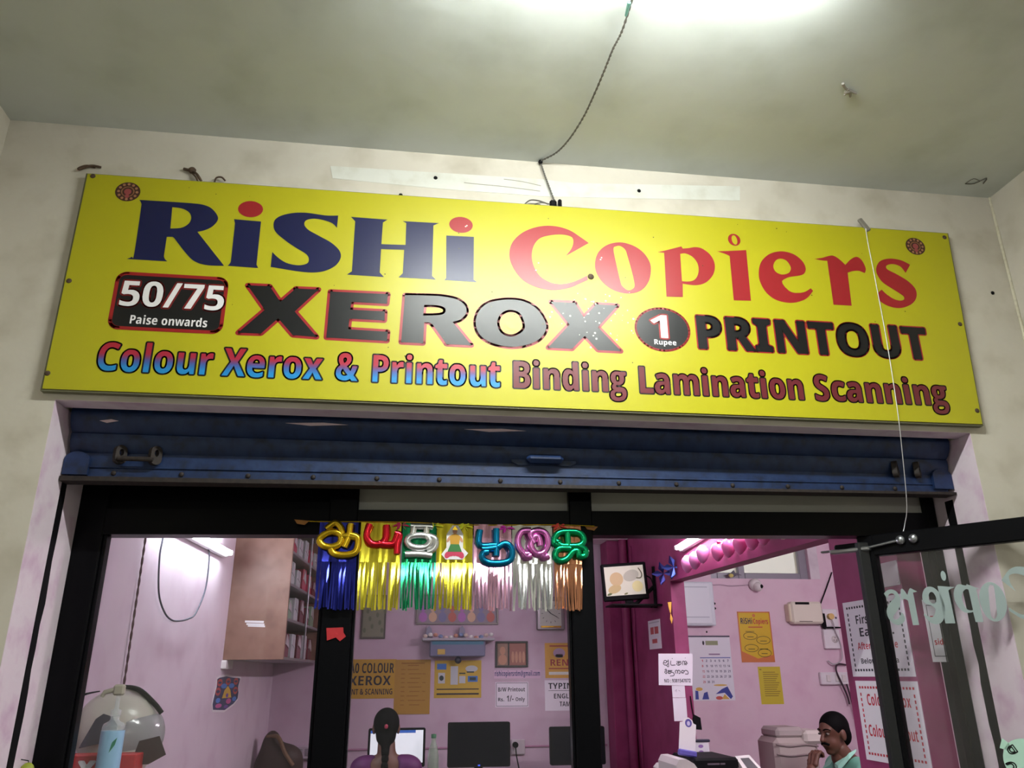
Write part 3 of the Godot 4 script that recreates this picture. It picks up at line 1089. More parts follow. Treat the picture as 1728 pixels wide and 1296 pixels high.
func wall_bits():
	var o: Node3D
	var st: SurfaceTool
	# the patch where a lamp once hung: paler paint with two rough lines over it
	st = S()
	prism(st, PackedVector2Array([Vector2(-0.312, 3.255), Vector2(0.10, 3.262), Vector2(0.47, 3.268), Vector2(0.60, 3.262), Vector2(1.27, 3.306), Vector2(1.262, 3.24), Vector2(0.62, 3.20), Vector2(0.47, 3.192), Vector2(0.1, 3.192), Vector2(-0.30, 3.203)]), 0.0, 0.0012)
	single("paint_patch", st, plaster(c8(214, 214, 206), c8(202, 200, 188), 101, 1.5), "long pale whitewashed strip on the cream wall over the sign", "paint")
	st = S()
	strokes(st, "180,3226 240,3224 330,3222 466,3214", 0.0016, Transform3D(), 0.0016, Vector2(0.001, 0.001))
	single("wall_crack", st, mat(c8(150, 146, 134), 0.9), "long thin dark scratch along the pale strip left of the wire", "scratch")
	st = S()
	strokes(st, "330,3255 400,3250 470,3238", 0.0016, Transform3D(), 0.0016, Vector2(0.001, 0.001))
	single("wall_crack", st, mat(c8(150, 146, 134), 0.9), "short thin scratch over the pale strip close to the wire", "scratch")
	# nails and plugs
	for p in [[0.073, 3.238, "dark nail hole in the left half of the pale strip"], [0.855, 3.249, "dark nail hole in the right half of the pale strip"], [-0.052, 3.152, "dark nail head just over the sign near the letter H"], [2.27, 2.90, "small dark nail hole on the wall right of the sign"]]:
		st = S()
		ball(st, Vector3(p[0], p[1], 0.001), Vector3(0.008, 0.008, 0.005), 8)
		single("nail", st, M.matt_black, p[2], "nail")
	# rusty hooks left in the wall
	st = S()
	tube(st, bend([Vector3(-1.09, 3.175, 0.004), Vector3(-1.12, 3.172, 0.014), Vector3(-1.155, 3.155, 0.012), Vector3(-1.16, 3.165, 0.006), Vector3(-1.14, 3.178, 0.003), Vector3(-1.11, 3.172, 0.006)]), 0.004, 6)
	single("wall_hook", st, M.rust, "rusty bent wire hook on the wall over the sign's left corner", "hook")
	st = S()
	ball(st, Vector3(-0.785, 3.185, 0.012), Vector3(0.014, 0.012, 0.012), 10)
	tube(st, bend([Vector3(-0.815, 3.19, 0.01), Vector3(-0.785, 3.18, 0.014), Vector3(-0.765, 3.165, 0.02), Vector3(-0.748, 3.14, 0.018)]), 0.005, 6)
	tube(st, bend([Vector3(-0.78, 3.17, 0.012), Vector3(-0.765, 3.15, 0.022), Vector3(-0.757, 3.135, 0.018)]), 0.004, 6)
	single("wall_hook", st, M.rust, "rusted screw eye with a twist of wire above the letter R", "hook")
	st = S()
	tube(st, bend([Vector3(-0.705, 3.135, 0.01), Vector3(-0.70, 3.158, 0.015), Vector3(-0.682, 3.162, 0.017), Vector3(-0.668, 3.15, 0.015)]), 0.0032, 6)
	single("wall_hook", st, M.rust, "small curled wire hook just right of the rusted screw eye", "hook")
	# the twisted wire from the ceiling lamp
	o = thing("ceiling_wire", "thin twisted grey wire strung from the ceiling down to the sign", "wire", Vector3(0.47, CEIL, 0.03))
	var p1 := [Vector3(0.60, 3.335, 0.95), Vector3(0.60, 3.336, 0.83), Vector3(0.603, 3.336, 0.693), Vector3(0.594, 3.334, 0.614), Vector3(0.589, 3.33, 0.522), Vector3(0.582, 3.33, 0.401), Vector3(0.572, 3.33, 0.293), Vector3(0.549, 3.332, 0.169), Vector3(0.518, 3.336, 0.078), Vector3(0.469, 3.338, 0.018)]
	var p2 := [Vector3(0.469, 3.338, 0.014), Vector3(0.482, 3.29, 0.012), Vector3(0.497, 3.24, 0.012), Vector3(0.515, 3.18, 0.013), Vector3(0.522, 3.155, 0.02)]
	for tw in 2:
		st = S()
		for pp in [p1, p2]:
			var b := bend(pp, 12)
			for i in b.size():
				b[i] += Vector3(cos(i * 1.5 + tw * PI), sin(i * 1.5 + tw * PI), 0) * 0.0022
			tube(st, b, 0.0021, 5)
		part(o, "strand", st, M.grey_wire)
	st = S()
	ball(st, Vector3(0.469, 3.336, 0.014), Vector3(0.009, 0.009, 0.009), 8)
	part(o, "clip", st, M.matt_black)
	st = S()
	bx(st, Vector3(0.512, 3.15, 0.018), Vector3(0.026, 0.03, 0.02), 0.006)
	bx(st, Vector3(0.538, 3.155, 0.018), Vector3(0.014, 0.034, 0.016), 0.005)
	part(o, "connector", st, M.matt_black, "black wire connector over the sign")
	st = S()
	tube(st, bend([Vector3(0.40, 3.138, 0.012), Vector3(0.425, 3.158, 0.02), Vector3(0.46, 3.158, 0.02), Vector3(0.495, 3.148, 0.018)]), 0.003, 6)
	tube(st, bend([Vector3(0.43, 3.138, 0.012), Vector3(0.46, 3.15, 0.02), Vector3(0.50, 3.15, 0.018)]), 0.0022, 6)
	part(o, "loose_end", st, M.grey_wire)
	st = S()
	tube(st, [Vector3(0.594, 3.334, 0.80), Vector3(0.598, 3.335, 0.75)], 0.006, 8, 0.004)
	part(o, "sleeve", st, mat(c8(88, 132, 120), 0.6), "green insulating sleeve")
	# the clip and thread over the sign's right end
	o = thing("thread", "thin white thread hanging from a clip over the sign to the glass door", "thread", Vector3(1.76, 3.13, 0.04))
	st = S()
	bx(st, Vector3(), Vector3(0.022, 0.062, 0.012), 0.004, Transform3D(Basis(Vector3(0, 0, 1), 0.55), Vector3(1.752, 3.15, 0.03)))
	part(o, "clip", st, mat(c8(128, 122, 112), 0.6))
	st = S()
	tube(st, bend([Vector3(1.752, 3.13, 0.036), Vector3(1.75, 3.06, 0.036), Vector3(1.752, 2.90, 0.036), Vector3(1.752, 2.65, 0.036), Vector3(1.741, 2.385, 0.04), Vector3(1.779, 2.252, -0.03), Vector3(1.843, 2.083, -0.15), Vector3(1.862, 2.02, -0.21), Vector3(1.85, 1.985, -0.215)], 8), 0.0016, 5)
	part(o, "strand", st, M.white)
	# cobwebs and a dead moth on the ceiling
	st = S()
	for line in [[[1.394, 0.56], [1.41, 0.545], [1.424, 0.535], [1.44, 0.518]], [[1.424, 0.538], [1.445, 0.528], [1.466, 0.522]], [[1.426, 0.535], [1.43, 0.52], [1.428, 0.51]], [[1.436, 0.53], [1.446, 0.516], [1.453, 0.504]]]:
		var pts := []
		for p in line:
			pts.append(Vector3(p[0], CEIL - 0.006, p[1]))
		tube(st, bend(pts, 3), 0.005, 6, 0.0035)
	ball(st, Vector3(1.433, CEIL - 0.006, 0.526), Vector3(0.014, 0.006, 0.012), 10)
	single("cobweb", st, mat(c8(156, 150, 144), 0.9), "dark torn tuft of cobweb stuck on the porch ceiling", "cobweb")
	st = S()
	tube(st, bend([Vector3(2.19, CEIL - 0.003, 0.085), Vector3(2.225, CEIL - 0.003, 0.09), Vector3(2.25, CEIL - 0.003, 0.13), Vector3(2.262, CEIL - 0.003, 0.095)], 3), 0.0022, 5)
	tube(st, bend([Vector3(2.19, CEIL - 0.003, 0.085), Vector3(2.20, CEIL - 0.003, 0.12), Vector3(2.235, CEIL - 0.003, 0.11)], 3), 0.0014, 5)
	single("cobweb", st, mat(c8(104, 100, 92), 0.9), "thin zigzag cobweb thread on the ceiling's right corner", "cobweb")
	# crack filled down the right corner
	st = S()
	tube(st, [Vector3(2.361, CEIL, 0.002), Vector3(2.359, 3.1, 0.004), Vector3(2.36, 2.9, 0.003), Vector3(2.358, 2.7, 0.004), Vector3(2.361, 2.4, 0.002)], 0.006, 6)
	single("corner_fillet", st, plaster(c8(216, 210, 188), c8(190, 182, 158), 107, 4.0), "lumpy plaster fillet down the porch's right corner", "plaster")
	# lime pinned to the left reveal
	o = thing("lime", "small yellowish green lime hung on the left reveal", "lime", Vector3(-1.064, 1.24, -0.25))
	st = S()
	ball(st, Vector3(-1.064, 1.244, -0.25), Vector3(0.02, 0.024, 0.02), 14)
	part(o, "fruit", st, mat(c8(150, 160, 50), 0.5))
	st = S()
	tube(st, [Vector3(-1.064, 1.266, -0.25), Vector3(-1.064, 1.272, -0.25), Vector3(-1.086, 1.276, -0.25)], 0.0015, 5)
	part(o, "thread", st, M.matt_black)

func door():
	var o := Node3D.new()
	o.name = "door_1"
	add_child(o)
	o.set_meta("kind", "structure")
	var d := Vector3(0.602, 0, 0.799).normalized()
	o.transform = Transform3D(Basis(d, Vector3.UP, d.cross(Vector3.UP)), Vector3(1.745, 0, -0.30))
	# the leaf: local x from the hinge outwards, z towards the camera
	part(o, "hinge_stile", box(-0.022, 0.039, 0.03, 1.985, -0.02, 0.022, 0.004), M.black, "", true)
	part(o, "free_stile", box(0.90, 0.98, 0.03, 1.985, -0.02, 0.022, 0.004), M.black, "", true)
	part(o, "top_rail", box(0.033, 0.90, 1.908, 1.985, -0.02, 0.022, 0.004), M.black, "", true)
	part(o, "bottom_rail", box(0.033, 0.90, 0.03, 0.15, -0.02, 0.022, 0.004), M.black, "", true)
	part(o, "pane", box(0.033, 0.90, 0.15, 1.908, -0.003, 0.003), M.glass, "", true)
	# the name in frosted film, read from outside when the door is shut
	var film := mat(c8(150, 164, 162), 0.7)
	var xf := Transform3D(Basis(), Vector3(0, 0, 0.0036))
	var D := LETTERS
	for w in [["s", 2883, 3047, 0.040, 0.10, 439, 656], ["r", 2649, 2855, 0.098, 0.158, 442, 654], ["e", 2417, 2624, 0.165, 0.238, 439, 656], ["j", 2262, 2378, 0.228, 0.283, 436, 651], ["p", 2029, 2245, 0.275, 0.358, 435, 649], ["o", 1786, 1998, 0.352, 0.432, 438, 648], ["C", 1476, 1769, 0.43, 0.55, 435, 697]]:
		var kx: float = -(w[4] - w[3]) / (w[2] - w[1])
		var ky: float = 0.128 / (w[6] - w[5]) if w[0] != "C" else 0.17 / (w[6] - w[5])
		var st := S()
		letter(st, outline(D[w[0]], Vector2(kx, ky), Vector2(w[4] - w[1] * kx, 1.657 - w[5] * ky)), xf, 0.0)
		part(o, "letter", st, film, "frosted letter seen from behind", true)
	var st := S()
	poly(st, ell2(0.2535, 1.8175, 0.0085, 0.017, 20), xf, 0.0)
	part(o, "letter_dot", st, film, "", true)
	# pale green round sticker low on the glass
	st = S()
	poly(st, ell2(0.392, 1.235, 0.066, 0.066, 30), xf, 0.0)
	poly(st, PackedVector2Array([Vector2(0.322, 1.27), Vector2(0.335, 1.30), Vector2(0.352, 1.285), Vector2(0.352, 1.262)]), xf, 0.0)
	var sk := part(o, "sticker", st, mat(c8(188, 226, 206), 0.6), "pale green round sticker with black writing", true)
	st = S()
	text(st, "D", 0.0, 0.0, 0.024, 0.022, Transform3D(Basis(Vector3(0, 0, 1), 0.5) * Basis.from_scale(Vector3(-1, 1, 1)), Vector3(0.372, 1.262, 0.004)), 0.0004, true, 0.0018)
	text(st, "C", 0.0, 0.0, 0.026, 0.022, Transform3D(Basis(Vector3(0, 0, 1), 0.3) * Basis.from_scale(Vector3(-1, 1, 1)), Vector3(0.362, 1.212, 0.004)), 0.0004, true, 0.0018)
	part(sk, "lettering", st, M.ink, "", true)
	# pivot plate and stay at the top corner
	st = S()
	bx(st, Vector3(-0.045, 1.935, 0.035), Vector3(0.15, 0.016, 0.03), 0.004)
	bx(st, Vector3(-0.135, 1.94, 0.03), Vector3(0.05, 0.008, 0.02), 0.003)
	part(o, "pivot_plate", st, M.steel, "steel pivot plate", true)
	st = S()
	tube(st, [Vector3(0.02, 1.938, 0.034), Vector3(0.13, 1.952, 0.034)], 0.005, 8)
	for x in [0.14, 0.185]:
		lathe(st, [Vector2(0, -0.012), Vector2(0.014, -0.012), Vector2(0.017, 0.0), Vector2(0.012, 0.008), Vector2(0, 0.008)], Transform3D(Basis(Vector3.RIGHT, PI / 2), Vector3(x, 1.953, 0.032)), 14)
	part(o, "stay", st, M.steel, "steel stay with two round bolts", true)
	st = S()
	bx(st, Vector3(-0.055, 1.951, 0.026), Vector3(0.1, 0.02, 0.03), 0.006)
	part(o, "lock_body", st, M.matt_black, "", true)
	# handle, low on the free side
	st = S()
	tube(st, bend([Vector3(0.86, 0.85, 0.022), Vector3(0.86, 0.86, 0.06), Vector3(0.86, 1.0, 0.065), Vector3(0.86, 1.14, 0.06), Vector3(0.86, 1.15, 0.022)]), 0.01, 8)
	part(o, "handle", st, M.steel, "", true)

func garland():
	var o := thing("foil_garland", "shiny foil garland of seven lettered, fringed panels hung across the glass", "garland", Vector3(0.19, 1.7, -0.285))
	var st := S()
	tube(st, bend([Vector3(-0.35, 2.006, -0.287), Vector3(-0.27, 2.003, -0.286), Vector3(0.0, 2.006, -0.285), Vector3(0.25, 2.0, -0.285), Vector3(0.53, 2.005, -0.279), Vector3(0.69, 2.003, -0.276)]), 0.0025, 6)
	part(o, "string", st, M.gold)
	for s in [[-0.345, 2.002], [0.675, 2.0]]:
		st = S()
		prism(st, PackedVector2Array([Vector2(s[0] - 0.02, s[1] + 0.006), Vector2(s[0] + 0.03, s[1] + 0.002), Vector2(s[0] + 0.016, s[1] - 0.012), Vector2(s[0] - 0.01, s[1] - 0.008)]), -0.286, -0.282)
		part(o, "tape", st, mat(c8(168, 110, 40), 0.5))
	var rng := RandomNumberGenerator.new()
	rng.seed = 3
	var k := Vector2(0.000307, -0.0002897)
	# panel: left, right, colour, letter colour, letter strokes (on a grid of 0.3 mm), grid origin, fringe ends
	var P := [
		[-0.278, -0.147, c8(20, 28, 150), c8(226, 186, 40), "215,240 250,205 310,165 360,200 385,250 390,300;390,360 370,300 280,270 190,310 150,370 190,430 280,450 360,420 390,360 390,320 540,330;480,170 470,310 425,450;470,300 560,330 575,420 550,500 480,535 380,540 310,520 280,470", -0.3204, "blue foil panel with a gold letter"],
		[-0.138, 0.001, c8(236, 220, 44), c8(226, 40, 56), "690,170 665,300 700,380 760,410 840,390 880,320 880,180;800,400 960,400 1010,270;980,280 1030,300 1010,420 1010,520", -0.3204, "yellow foil panel with a red letter"],
		[0.006, 0.124, c8(10, 152, 92), c8(226, 226, 226), "1150,190 1400,190;1190,190 1180,290;1330,190 1330,290;1330,300 1380,360 1330,430 1240,445 1150,420 1120,360 1160,310 1250,295 1330,300;1330,300 1420,330 1440,400 1410,460 1350,500;1100,525 1250,520 1400,535", -0.3204, "green foil panel with a silver letter"],
		[0.125, 0.251, c8(240, 224, 40), c8(220, 60, 60), "", 0.1612, "yellow foil panel with a seated figure cut-out"],
		[0.255, 0.389, c8(232, 170, 206), c8(18, 128, 176), "370,220 370,400 560,400;560,200 560,530;400,455 560,430 660,380 730,430 740,520 700,590 600,615 470,610 400,560 410,500 470,480", 0.1612, "pink foil panel with a teal letter"],
		[0.392, 0.536, c8(214, 216, 218), c8(226, 130, 206), "960,220 860,230 810,320 820,430 880,500 930,500;1000,370 960,290 960,250 1050,215 1140,260 1160,380 1110,480 1030,500 970,440 960,370 1000,300 1050,300 1070,400;860,480 910,540 960,520;1080,500 1120,540 1160,520", 0.1612, "silver foil panel with a pink letter"],
		[0.540, 0.640, c8(214, 136, 96), c8(16, 170, 108), "1250,350 1290,360 1270,390 1230,370 1240,300 1300,240 1400,225 1520,235 1580,300 1560,370 1480,400 1300,400;1390,235 1395,400;1480,400 1560,420 1600,460 1580,520 1520,520 1510,460 1450,470 1380,550 1300,580 1240,540 1250,470 1310,430 1420,430", 0.1612, "copper foil panel with a green letter"]]
	for i in P.size():
		var p = P[i]
		var zf: float = -0.287 + 0.022 * (p[0] + 0.3) * 0.4
		var m := foil(p[2].lightened(0.12), 0.07)
		st = S()
		# the sheet, slightly waved, and cut into a fringe below
		var x0: float = p[0]
		var x1: float = p[1]
		st.set_smooth_group(0)
		var n := 16
		for a in n:
			for b in 4:
				var q := []
				for c in [[a, b + 1], [a + 1, b + 1], [a + 1, b], [a, b]]:
					var x: float = lerpf(x0, x1, c[0] / float(n))
					q.append(Vector3(x, 2.003 - c[1] * 0.034, zf + 0.0018 * sin(c[0] * 0.9 + i)))
				quad(st, q[0], q[1], q[2], q[3])
		var sheet_ := part(o, "foil_panel", st, m, p[6])
		st = S()
		var ns := 19
		for a in ns:
			if rng.randf() < 0.06:
				continue
			var xa: float = lerpf(x0, x1, (a + 0.06) / ns)
			var w: float = (x1 - x0) / ns * 0.97
			var tw := rng.randfn(0.0, 0.16)
			var lean := rng.randfn(0.0, 0.004)
			var zz := rng.randf_range(-0.0002, 0.0002)
			var end := 1.712 + rng.randf_range(-0.006, 0.006)
			st.set_smooth_group(0)
			var prev := []
			for b in 6:
				var t := b / 5.0
				var c := Vector3(xa + w / 2 + lean * t * t, lerpf(1.868, end, t), zf + zz * t + 0.0003 * t * t * t * sin(a * 2.1 + i))
				var dirv := Vector3(cos(tw * t * 1.6), 0, sin(tw * t * 1.6)) * w / 2
				var cur := [c - dirv, c + dirv]
				if b:
					quad(st, cur[0], cur[1], prev[1], prev[0])
				prev = cur
		var fr := part(sheet_, "fringe", st, m)
		fr.set_meta("kind", "stuff")
		if p[4] != "":
			st = S()
			for line in p[4].split(";"):
				var pts := []
				for w in line.split(" "):
					var c = w.split(",")
					var v := Vector2(float(c[0]), float(c[1])) * k + Vector2(p[5], 2.0445)
					pts.append(Vector3(v.x, v.y, zf + 0.014))
				tube(st, bend(pts, 4), 0.0122, 8)
			part(sheet_, "foil_letter", st, foil(p[3], 0.2))
		else:
			# the cut-out: a seated figure on a pink lotus with a white border
			var c := Vector2(0.187, 1.93)
			var X := Transform3D(Basis(), Vector3(c.x, c.y, zf + 0.008))
			st = S()
			prism(st, PackedVector2Array([Vector2(-0.045, -0.035), Vector2(-0.03, -0.052), Vector2(0.03, -0.052), Vector2(0.048, -0.03), Vector2(0.03, -0.012), Vector2(0.03, 0.035), Vector2(0.012, 0.066), Vector2(-0.008, 0.066), Vector2(-0.028, 0.035), Vector2(-0.028, -0.012)]), 0.0, 0.001, X)
			var fig := part(o, "cut_out", st, M.white, "white-edged cut-out of a seated figure on a lotus")
			st = S()
			for a in 7:
				var an := lerpf(-1.25, 1.25, a / 6.0)
				poly(st, ell2(sin(an) * 0.026, -0.04 + cos(an) * 0.008, 0.012, 0.009, 12, -an), X, 0.0014 + 0.0001 * a)
			part(fig, "lotus", st, mat(c8(208, 62, 96), 0.5))
			st = S()
			prism(st, PackedVector2Array([Vector2(-0.024, -0.026), Vector2(0.026, -0.026), Vector2(0.016, 0.0), Vector2(-0.014, 0.0)]), 0.001, 0.0024, X)
			part(fig, "skirt", st, mat(c8(58, 122, 60), 0.5))
			st = S()
			prism(st, PackedVector2Array([Vector2(-0.014, 0.0), Vector2(0.016, 0.0), Vector2(0.02, 0.028), Vector2(0.006, 0.036), Vector2(-0.004, 0.036), Vector2(-0.018, 0.028)]), 0.001, 0.0024, X)
			part(fig, "robe", st, mat(c8(206, 152, 44), 0.5))
			st = S()
			poly(st, ell2(0.001, 0.045, 0.008, 0.01, 14), X, 0.0022)
			poly(st, ell2(-0.02, 0.018, 0.005, 0.013, 10, -0.5), X, 0.0022)
			poly(st, ell2(0.022, 0.018, 0.005, 0.013, 10, 0.5), X, 0.0022)
			part(fig, "skin", st, mat(c8(206, 150, 116), 0.5))
			st = S()
			poly(st, PackedVector2Array([Vector2(-0.009, 0.05), Vector2(0.011, 0.05), Vector2(0.001, 0.064)]), X, 0.0026)
			part(fig, "crown", st, M.gold)
	# leafy tinsel between panels
	for s in [[0.0, 1.995, -0.281, c8(140, 30, 60)], [0.115, 1.995, -0.281, c8(150, 150, 30)], [0.22, 1.995, -0.279, c8(150, 150, 30)], [0.37, 1.99, -0.277, c8(150, 30, 120)], [0.56, 2.0, -0.275, c8(180, 60, 50)]]:
		st = S()
		for a in 6:
			var an: float = a * 1.05 + s[0] * 9
			prism(st, PackedVector2Array([Vector2(s[0], s[1]), Vector2(s[0] + cos(an) * 0.018 - sin(an) * 0.005, s[1] + sin(an) * 0.008 - 0.004), Vector2(s[0] + cos(an) * 0.034, s[1] + sin(an) * 0.014 - 0.006), Vector2(s[0] + cos(an) * 0.018 + sin(an) * 0.005, s[1] + sin(an) * 0.008 + 0.003)]), s[2] + a * 0.001, s[2] + a * 0.001 + 0.0004)
		part(o, "tinsel_leaf", st, foil(s[3], 0.3))
	# red tape on the mullion
	st = S()
	prism(st, PackedVector2Array([Vector2(-0.233, 1.652), Vector2(-0.178, 1.654), Vector2(-0.176, 1.638), Vector2(-0.167, 1.625), Vector2(-0.186, 1.61), Vector2(-0.2, 1.622), Vector2(-0.228, 1.612)]), -0.3115, -0.306, Transform3D())
	single("red_tape", st, mat(c8(182, 36, 44), 0.5), "scrap of red tape stuck on the black mullion under the garland", "tape")

func left_bay():
	var o: Node3D
	var st: SurfaceTool
	# counter behind the glass, out of view below
	o = thing("display_counter", "low wooden counter behind the left pane under the helmet", "counter", Vector3(-0.95, 0, -0.72))
	part(o, "top", box(-1.13, -0.72, 0.99, 1.02, -0.98, -0.45, 0.004), M.wood)
	part(o, "front", box(-1.12, -0.73, 0.0, 0.99, -0.97, -0.47), M.wood)
	# red carton with part of a word
	o = thing("red_carton", "red carton with white letters under the helmet behind the left pane", "carton", Vector3(-0.99, 1.02, -0.66))
	part(o, "box", box(-1.125, -0.865, 1.02, 1.255, -0.715, -0.615, 0.003), mat(c8(176, 36, 40), 0.5))
	st = S()
	text(st, "XO", -1.045, 1.19, 0.11, 0.045, Transform3D(), -0.6135, true, 0.004)
	text(st, "XO", -1.045, 1.19, 0.11, 0.045, Transform3D(), -0.6131)
	part(o, "lettering", st, M.white)
	# helmet
	var hp := Vector3(-1.0, 1.297, -0.86)
	st = box(-1.10, -0.80, 1.02, 1.125, -0.97, -0.745, 0.003)
	single("brown_carton", st, mat(c8(150, 112, 80), 0.7), "plain brown carton under the pale helmet", "carton")
	o = thing("helmet", "pale grey motorcycle helmet with a dark patch, behind the left pane", "helmet", Vector3(-1.015, 1.127, -0.86))
	st = S()
	st.set_smooth_group(0)
	blob([egg(hp + Vector3(-0.01, 0.03, 0), Vector3(0.15, 0.14, 0.118)), egg(hp + Vector3(0.02, -0.06, 0), Vector3(0.135, 0.11, 0.108)), egg(hp + Vector3(0.16, -0.10, 0), Vector3(0.09, 0.085, 0.13), Basis(), true)], 0.008, 0.03, st)
	part(o, "shell", st, mat(c8(186, 182, 172), 0.3))
	st = S()
	st.set_smooth_group(0)
	blob([egg(hp + Vector3(0.006, 0.005, 0.0), Vector3(0.15, 0.132, 0.121)), egg(hp + Vector3(-0.12, 0.02, 0), Vector3(0.19, 0.2, 0.2), Basis(), true), egg(hp + Vector3(0.1, -0.19, 0), Vector3(0.2, 0.12, 0.2), Basis(), true)], 0.008, 0.01, st)
	part(o, "visor", st, mat(c8(150, 150, 152), 0.15), "grey tinted visor")
	st = S()
	tube(st, bend([hp + Vector3(-0.02, 0.172, 0.02), hp + Vector3(0.05, 0.163, 0.03), hp + Vector3(0.115, 0.115, 0.04), hp + Vector3(0.145, 0.08, 0.03)], 5), 0.009, 8)
	part(o, "visor_trim", st, M.matt_black)
	st = S()
	tube(st, bend([hp + Vector3(-0.17, 0.135, 0.03), hp + Vector3(-0.12, 0.15, 0.05), hp + Vector3(-0.075, 0.158, 0.06)], 5), 0.006, 6, 0.002)
	part(o, "strap", st, M.matt_black)
	st = S()
	prism(st, PackedVector2Array([Vector2(-0.075, -0.05), Vector2(-0.035, 0.045), Vector2(-0.012, 0.062), Vector2(0.02, 0.052), Vector2(0.042, 0.022), Vector2(0.038, -0.012), Vector2(0.01, -0.034), Vector2(-0.03, -0.04)]), 0.108, 0.122, Transform3D(Basis(Vector3.RIGHT, -0.05), hp + Vector3(-0.02, 0.015, 0)))
	part(o, "side_patch", st, mat(c8(52, 52, 66), 0.25), "dark side plate")
	# hand sanitizer pump bottle
	o = thing("sanitizer_bottle", "clear pump bottle with a pale blue label before the helmet", "bottle", Vector3(-0.936, 1.022, -0.565))
	var B := Transform3D(Basis(), Vector3(-0.936, 1.25, -0.565))
	st = S()
	lathe(st, [Vector2(0, -0.228), Vector2(0.034, -0.228), Vector2(0.036, -0.22), Vector2(0.036, 0.095), Vector2(0.032, 0.106), Vector2(0.018, 0.113), Vector2(0.014, 0.118), Vector2(0.014, 0.13)], B, 24)
	var bm := mat(Color(0.9, 0.94, 0.96, 0.25), 0.08)
	bm.transparency = BaseMaterial3D.TRANSPARENCY_ALPHA
	part(o, "body", st, bm, "clear bottle body")
	st = S()
	lathe(st, [Vector2(0.0368, -0.18), Vector2(0.0372, -0.178), Vector2(0.0372, 0.082), Vector2(0.0368, 0.084)], B, 24)
	part(o, "label", st, mat(c8(146, 190, 222), 0.4), "pale blue wrap label")
	st = S()
	prism(st, PackedVector2Array([Vector2(0.008, 0.018), Vector2(0.024, 0.042), Vector2(0.028, 0.064), Vector2(0.014, 0.05)]), 0.0, 0.001, Transform3D(Basis(), B.origin + Vector3(0, 0, 0.037)))
	stroke(st, [Vector2(0.006, 0.03), Vector2(0.014, 0.024), Vector2(0.02, 0.03)], 0.002, Transform3D(), B.origin.z + 0.0378)
	part(o, "label_print", st, mat(c8(60, 140, 110), 0.4))
	st = S()
	lathe(st, [Vector2(0.016, 0.128), Vector2(0.017, 0.13), Vector2(0.017, 0.148), Vector2(0.007, 0.152), Vector2(0.007, 0.195)], B, 18)
	part(o, "collar", st, bm)
	st = S()
	bx(st, Vector3(0, 0.212, 0), Vector3(0.036, 0.036, 0.026), 0.006, B)
	tube(st, [Vector3(-0.01, 0.214, 0), Vector3(-0.045, 0.205, 0.004), Vector3(-0.052, 0.19, 0.005)], 0.009, 8, 0.007, B)
	part(o, "pump_head", st, mat(c8(176, 170, 152), 0.5), "beige pump head")
	# leaning dark card, and a white sheet
	st = S()
	prism(st, PackedVector2Array([Vector2(-0.905, 1.215), Vector2(-0.886, 1.291), Vector2(-0.82, 1.306), Vector2(-0.79, 1.245), Vector2(-0.845, 1.215)]), -0.71, -0.705)
	single("dark_card", st, mat(c8(58, 42, 42), 0.6), "dark brown card leaning beside the helmet on the counter", "card")
	st = S()
	hexa(st, [Vector3(-0.83, 1.02, -0.50), Vector3(-0.74, 1.02, -0.50), Vector3(-0.74, 1.202, -0.62), Vector3(-0.84, 1.198, -0.62), Vector3(-0.83, 1.02, -0.503), Vector3(-0.74, 1.02, -0.503), Vector3(-0.74, 1.204, -0.623), Vector3(-0.84, 1.20, -0.623)])
	single("white_sheet", st, M.paper, "white paper sheet leaning beside the dark brown card", "paper")
	# wires on the left wall
	o = thing("hanging_cable", "dark twisted cable hanging straight down the pink left wall", "cable", on_left(0.85, 2.4).origin)
	for tw in 2:
		st = S()
		var pts := []
		for i in 60:
			var t := i / 59.0
			var q := on_left(lerpf(0.845, 0.862, t), lerpf(2.5, 1.40, t), 0.012)
			pts.append(q.origin + q.basis.x * cos(i * 1.3 + tw * PI) * 0.003 + q.basis.z * sin(i * 1.3 + tw * PI) * 0.003)
		tube(st, pts, 0.003, 5)
		part(o, "strand", st, mat(c8(74, 26, 40), 0.6))
	st = S()
	var lp := []
	for p in [[1.06, 2.35], [1.056, 2.136], [1.048, 2.03], [1.104, 1.875], [1.216, 1.795], [1.33, 1.767], [1.45, 1.769], [1.60, 1.79], [1.701, 1.824], [1.811, 1.943], [1.83, 2.06], [1.80, 2.165], [1.70, 2.185], [1.5, 2.2], [1.26, 2.21]]:
		lp.append(on_left(p[0], p[1], 0.016).origin)
	tube(st, bend(lp, 6), 0.0045, 7)
	single("cable_loop", st, mat(c8(52, 56, 72), 0.5), "grey cable hanging in a deep loop under the left tube light", "cable")
	# wall sticker: a bright mask-like cut-out
	var xf := on_left(2.27, 1.31)
	var ol := PackedVector2Array()
	for w in [[0.03, 0.0], [0.30, -0.012], [0.50, 0.02], [0.60, 0.05], [0.61, 0.10], [0.585, 0.13], [0.615, 0.175], [0.63, 0.19], [0.58, 0.196], [0.42, 0.2], [0.25, 0.208], [0.10, 0.2], [0.04, 0.19], [0.05, 0.14], [0.02, 0.09], [0.0, 0.04]]:
		ol.append(Vector2(w[0], w[1] ))
	o = sheet("wall_sticker", "bright many-coloured cut-out sticker on the pink left wall", "sticker", xf, 0.6, 0.2, M.white, 0.002, "", ol)
	var inner := Geometry2D.offset_polygon(ol, -0.012)[0]
	st = S()
	poly(st, inner, xf, 0.0026)
	part(o, "print", st, mat(c8(48, 52, 96), 0.5))
	var stc := [c8(214, 90, 90), c8(70, 130, 210), c8(220, 180, 50), c8(200, 80, 150), c8(110, 70, 160)]
